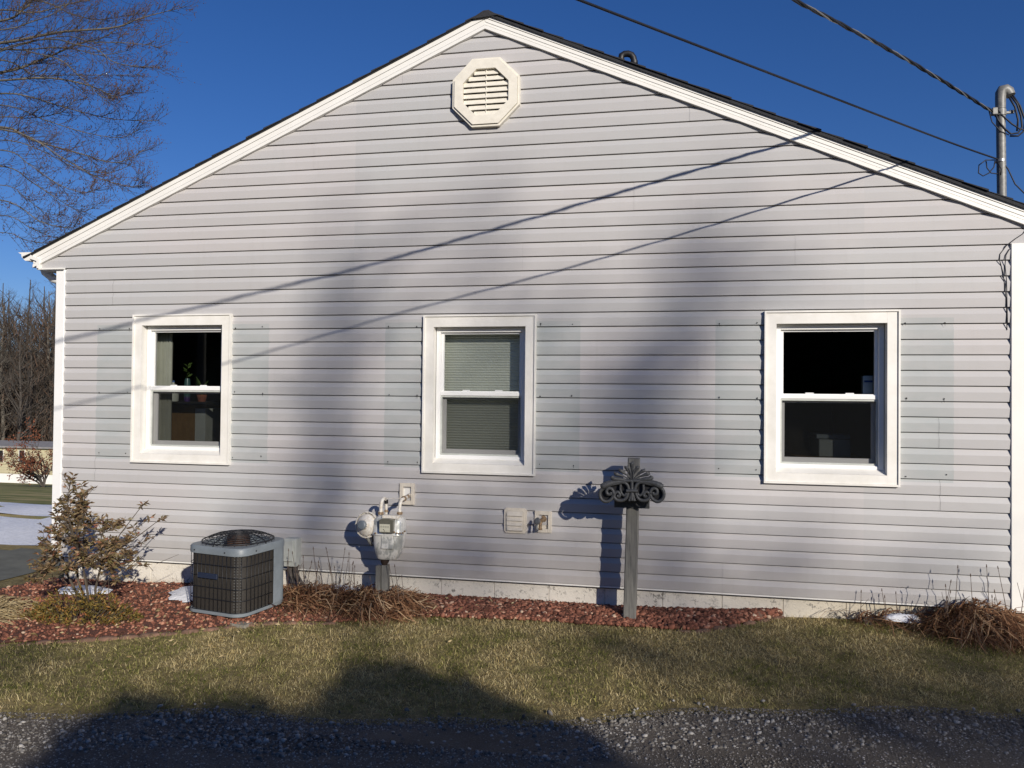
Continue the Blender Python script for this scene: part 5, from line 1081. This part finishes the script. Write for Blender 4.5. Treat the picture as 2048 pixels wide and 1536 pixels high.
for wx in (2, 45):
    c_ = at(wx, 912, HY); wdw = MB().box((c_.x-.25, HY-.07, c_.z-.45), (c_.x+.25, HY-.031, c_.z+.45)).build('window', M['dark'], mh); mb = MB()
    for sx in (-.29, .25): mb.box((c_.x+sx, HY-.08, c_.z-.5), (c_.x+sx+.04, HY-.032, c_.z+.5))
    mb.build('trim', M['vinyl'], wdw)
# ------------------------------------------------------------------ trees across the road (pines shade wall and lawn; bushes are added to shade the gravel)
def behind(wx, wz, dist):  # a point `dist` metres (in y) back along the sun ray from wall point (wx, wz)
    k = dist; return wx+.75*k, -k, wz+.45*k
def pine(name, dist, blobs, label, seed, trunkx):
    """tall open-crowned pine; each blob = (photo x, photo y, half width, half height, cover) of the shade it throws on the wall"""
    r = np.random.default_rng(seed); W = []; k = dist
    for bx_, by_, rx_, ry_, cov in blobs:
        p = at(bx_, by_, 0)
        if by_ > 1230: q0 = CC+(p-CC)*((CC.z+.2)/(CC.z-p.z)); x, y, z = q0.x+.75*(k+q0.y), -k, -.2+.45*(k+q0.y)
        else: x, y, z = behind(p.x, p.z, k)
        W.append((np.array([x, y, z]), rx_/270, ry_/270, cov))
    tx_, _, _ = behind(at(trunkx, 800, 0).x, 0, k); top = max(w[0][2]+w[2] for w in W); g0 = ghf(tx_, -k); e = empty(name, (tx_, -k, g0), label, 'tree')
    tk = TB(8); tk.seg([np.array([tx_+.1*math.sin(i), -k, g0-.3+(top-g0)*i/8]) for i in range(9)], np.linspace(.24, .015, 9), 8); tk.build('trunk', M['bark'], e); lb = TB(5); Vs = []
    rt = Vector((1, .75, 0)).normalized(); rt = np.array(rt); sn = np.array(-SUN); upv = np.cross(sn, rt); upv = upv if upv[2] > 0 else -upv
    for c_, rx_, rz_, cov in W:
        lb.seg([np.array([tx_, -k, max(c_[2]-.8, g0+2)]), (np.array([tx_, -k, c_[2]-.2])+c_)/2, c_], [.035, .03, .015], 5)
        q = .055; n = int(3.1*rx_*rz_*(-math.log(1-cov))/(q*q*1.1)); u = r.normal(0, .55, (n, 3)); Pp = c_+rt*u[:, :1]*rx_+upv*u[:, 1:2]*rz_+sn*u[:, 2:3]*.8
        d1 = r.normal(0, 1, (n, 3))*q*.75; d2 = r.normal(0, 1, (n, 3))*q*.75; Vs.append(np.stack([Pp-d1, Pp+d2, Pp+d1, Pp-d2], 1).reshape(-1, 3))
    lb.build('branches', M['bark'], e); V = np.concatenate(Vs); o = np.arange(len(V)//4)*4; npmesh('needles', V, np.stack([o, o+1, o+2, o+3], 1), M['evergreen'], e)
pine('roadside_pine', 36, [(680, 480, 60, 130, .18), (635, 800, 80, 110, .34), (600, 900, 65, 90, .22), (840, 470, 40, 70, .3), (975, 540, 40, 110, .35), (1000, 430, 60, 60, .15), (560, 1060, 170, 110, .3), (880, 1090, 240, 110, .34), (760, 720, 200, 160, .14), (830, 900, 60, 130, .25), (700, 620, 60, 100, .3)], 'tall open pine across the road behind the camera, the left of two', 61, 640)
pine('roadside_pine', 39, [(1400, 560, 60, 190, .42), (1520, 540, 55, 90, .4), (1250, 800, 95, 140, .45), (1320, 700, 60, 110, .35), (1120, 900, 90, 100, .3), (1050, 1120, 200, 110, .3), (1100, 760, 200, 200, .16), (1450, 1100, 200, 100, .25), (1400, 900, 60, 120, .2), (1600, 1150, 120, 60, .3), (1230, 1080, 100, 90, .25), (1850, 1150, 130, 60, .2)], 'tall open pine across the road behind the camera, the right of two', 62, 1330)
pine('roadside_pine', 24, [(1500, 1320, 260, 45, .42), (1850, 1300, 130, 35, .35), (1950, 1370, 160, 55, .55), (1980, 1450, 200, 60, .4), (1600, 1420, 260, 45, .45), (1250, 1290, 120, 30, .3), (1100, 1300, 80, 30, .2), (300, 1445, 250, 30, .3), (60, 1330, 100, 30, .3), (1750, 1500, 250, 50, .3)], 'shorter wide pine nearer the road, behind the camera', 64, 1500)
r = np.random.default_rng(99); n = 42000; x = r.uniform(-75, 20, n); y = r.uniform(-66, -54, n); top_ = 10+3.5*np.sin(x*.35)+2*np.sin(x*1.1+1); h = r.uniform(0, 1, n)**.9*top_
P0 = np.stack([x, y, h-.3], 1); d1 = r.normal(0, .42, (n, 3)); d2 = r.normal(0, .42, (n, 3)); V = np.stack([P0-d1, P0+d2, P0+d1, P0-d2], 1).reshape(-1, 3); o = np.arange(n)*4
tag(npmesh('far_wood', V, np.stack([o, o+1, o+2, o+3], 1), M['evergreen']), 'dark wood beyond the road behind the camera, reflected in the windows', 'wood', kind='stuff')
def evergreen(sx, sy, hw, ex, lab, seed, k=8.5):  # unseen bush, added and shaped so its shadow falls on the gravel
    x, y, z = sx+.75*k, sy-k, -.2+.45*k; H = z+.2; r = np.random.default_rng(seed); g0 = ghf(x, y)
    e = empty('shadow_bush', (x, y, g0), lab, 'bush'); tk = TB(8); tk.seg([np.array([x, y, g0-.2]), np.array([x, y, g0+H*.8])], [.12, .04], 8); tk.build('trunk', M['bark'], e)
    n = 26000; u = r.uniform(0, 1, n); a = r.uniform(0, 6.28, n); w = hw*np.sqrt(np.clip(1-u**ex, 0, 1))*(1+.10*np.sin(a*5+u*9)); rr = w*r.uniform(.45, 1.02, n)**.6; P = np.stack([x+rr*np.cos(a), y+rr*np.sin(a), g0+u*H], 1)
    d1 = r.normal(0, 1, (n, 3))*.055; d2 = r.normal(0, 1, (n, 3))*.035; V = np.stack([P-d1, P+d2, P+d1, P-d2], 1).reshape(-1, 3); o = np.arange(n)*4; npmesh('foliage', V, np.stack([o, o+1, o+2, o+3], 1), M['evergreen'], e)
evergreen(-1.50, -1.50, 1.35, 1.8, 'added unseen juniper shaped to cast the foreground shadow, the tallest of three', 12)
evergreen(-2.45, -2.22, 1.10, 2.0, 'added unseen juniper shaped to cast the foreground shadow, at the left end of three', 13)
evergreen(-1.98, -2.12, 1.05, 2.2, 'added unseen juniper shaped to cast the foreground shadow, low one between its two neighbours', 14)
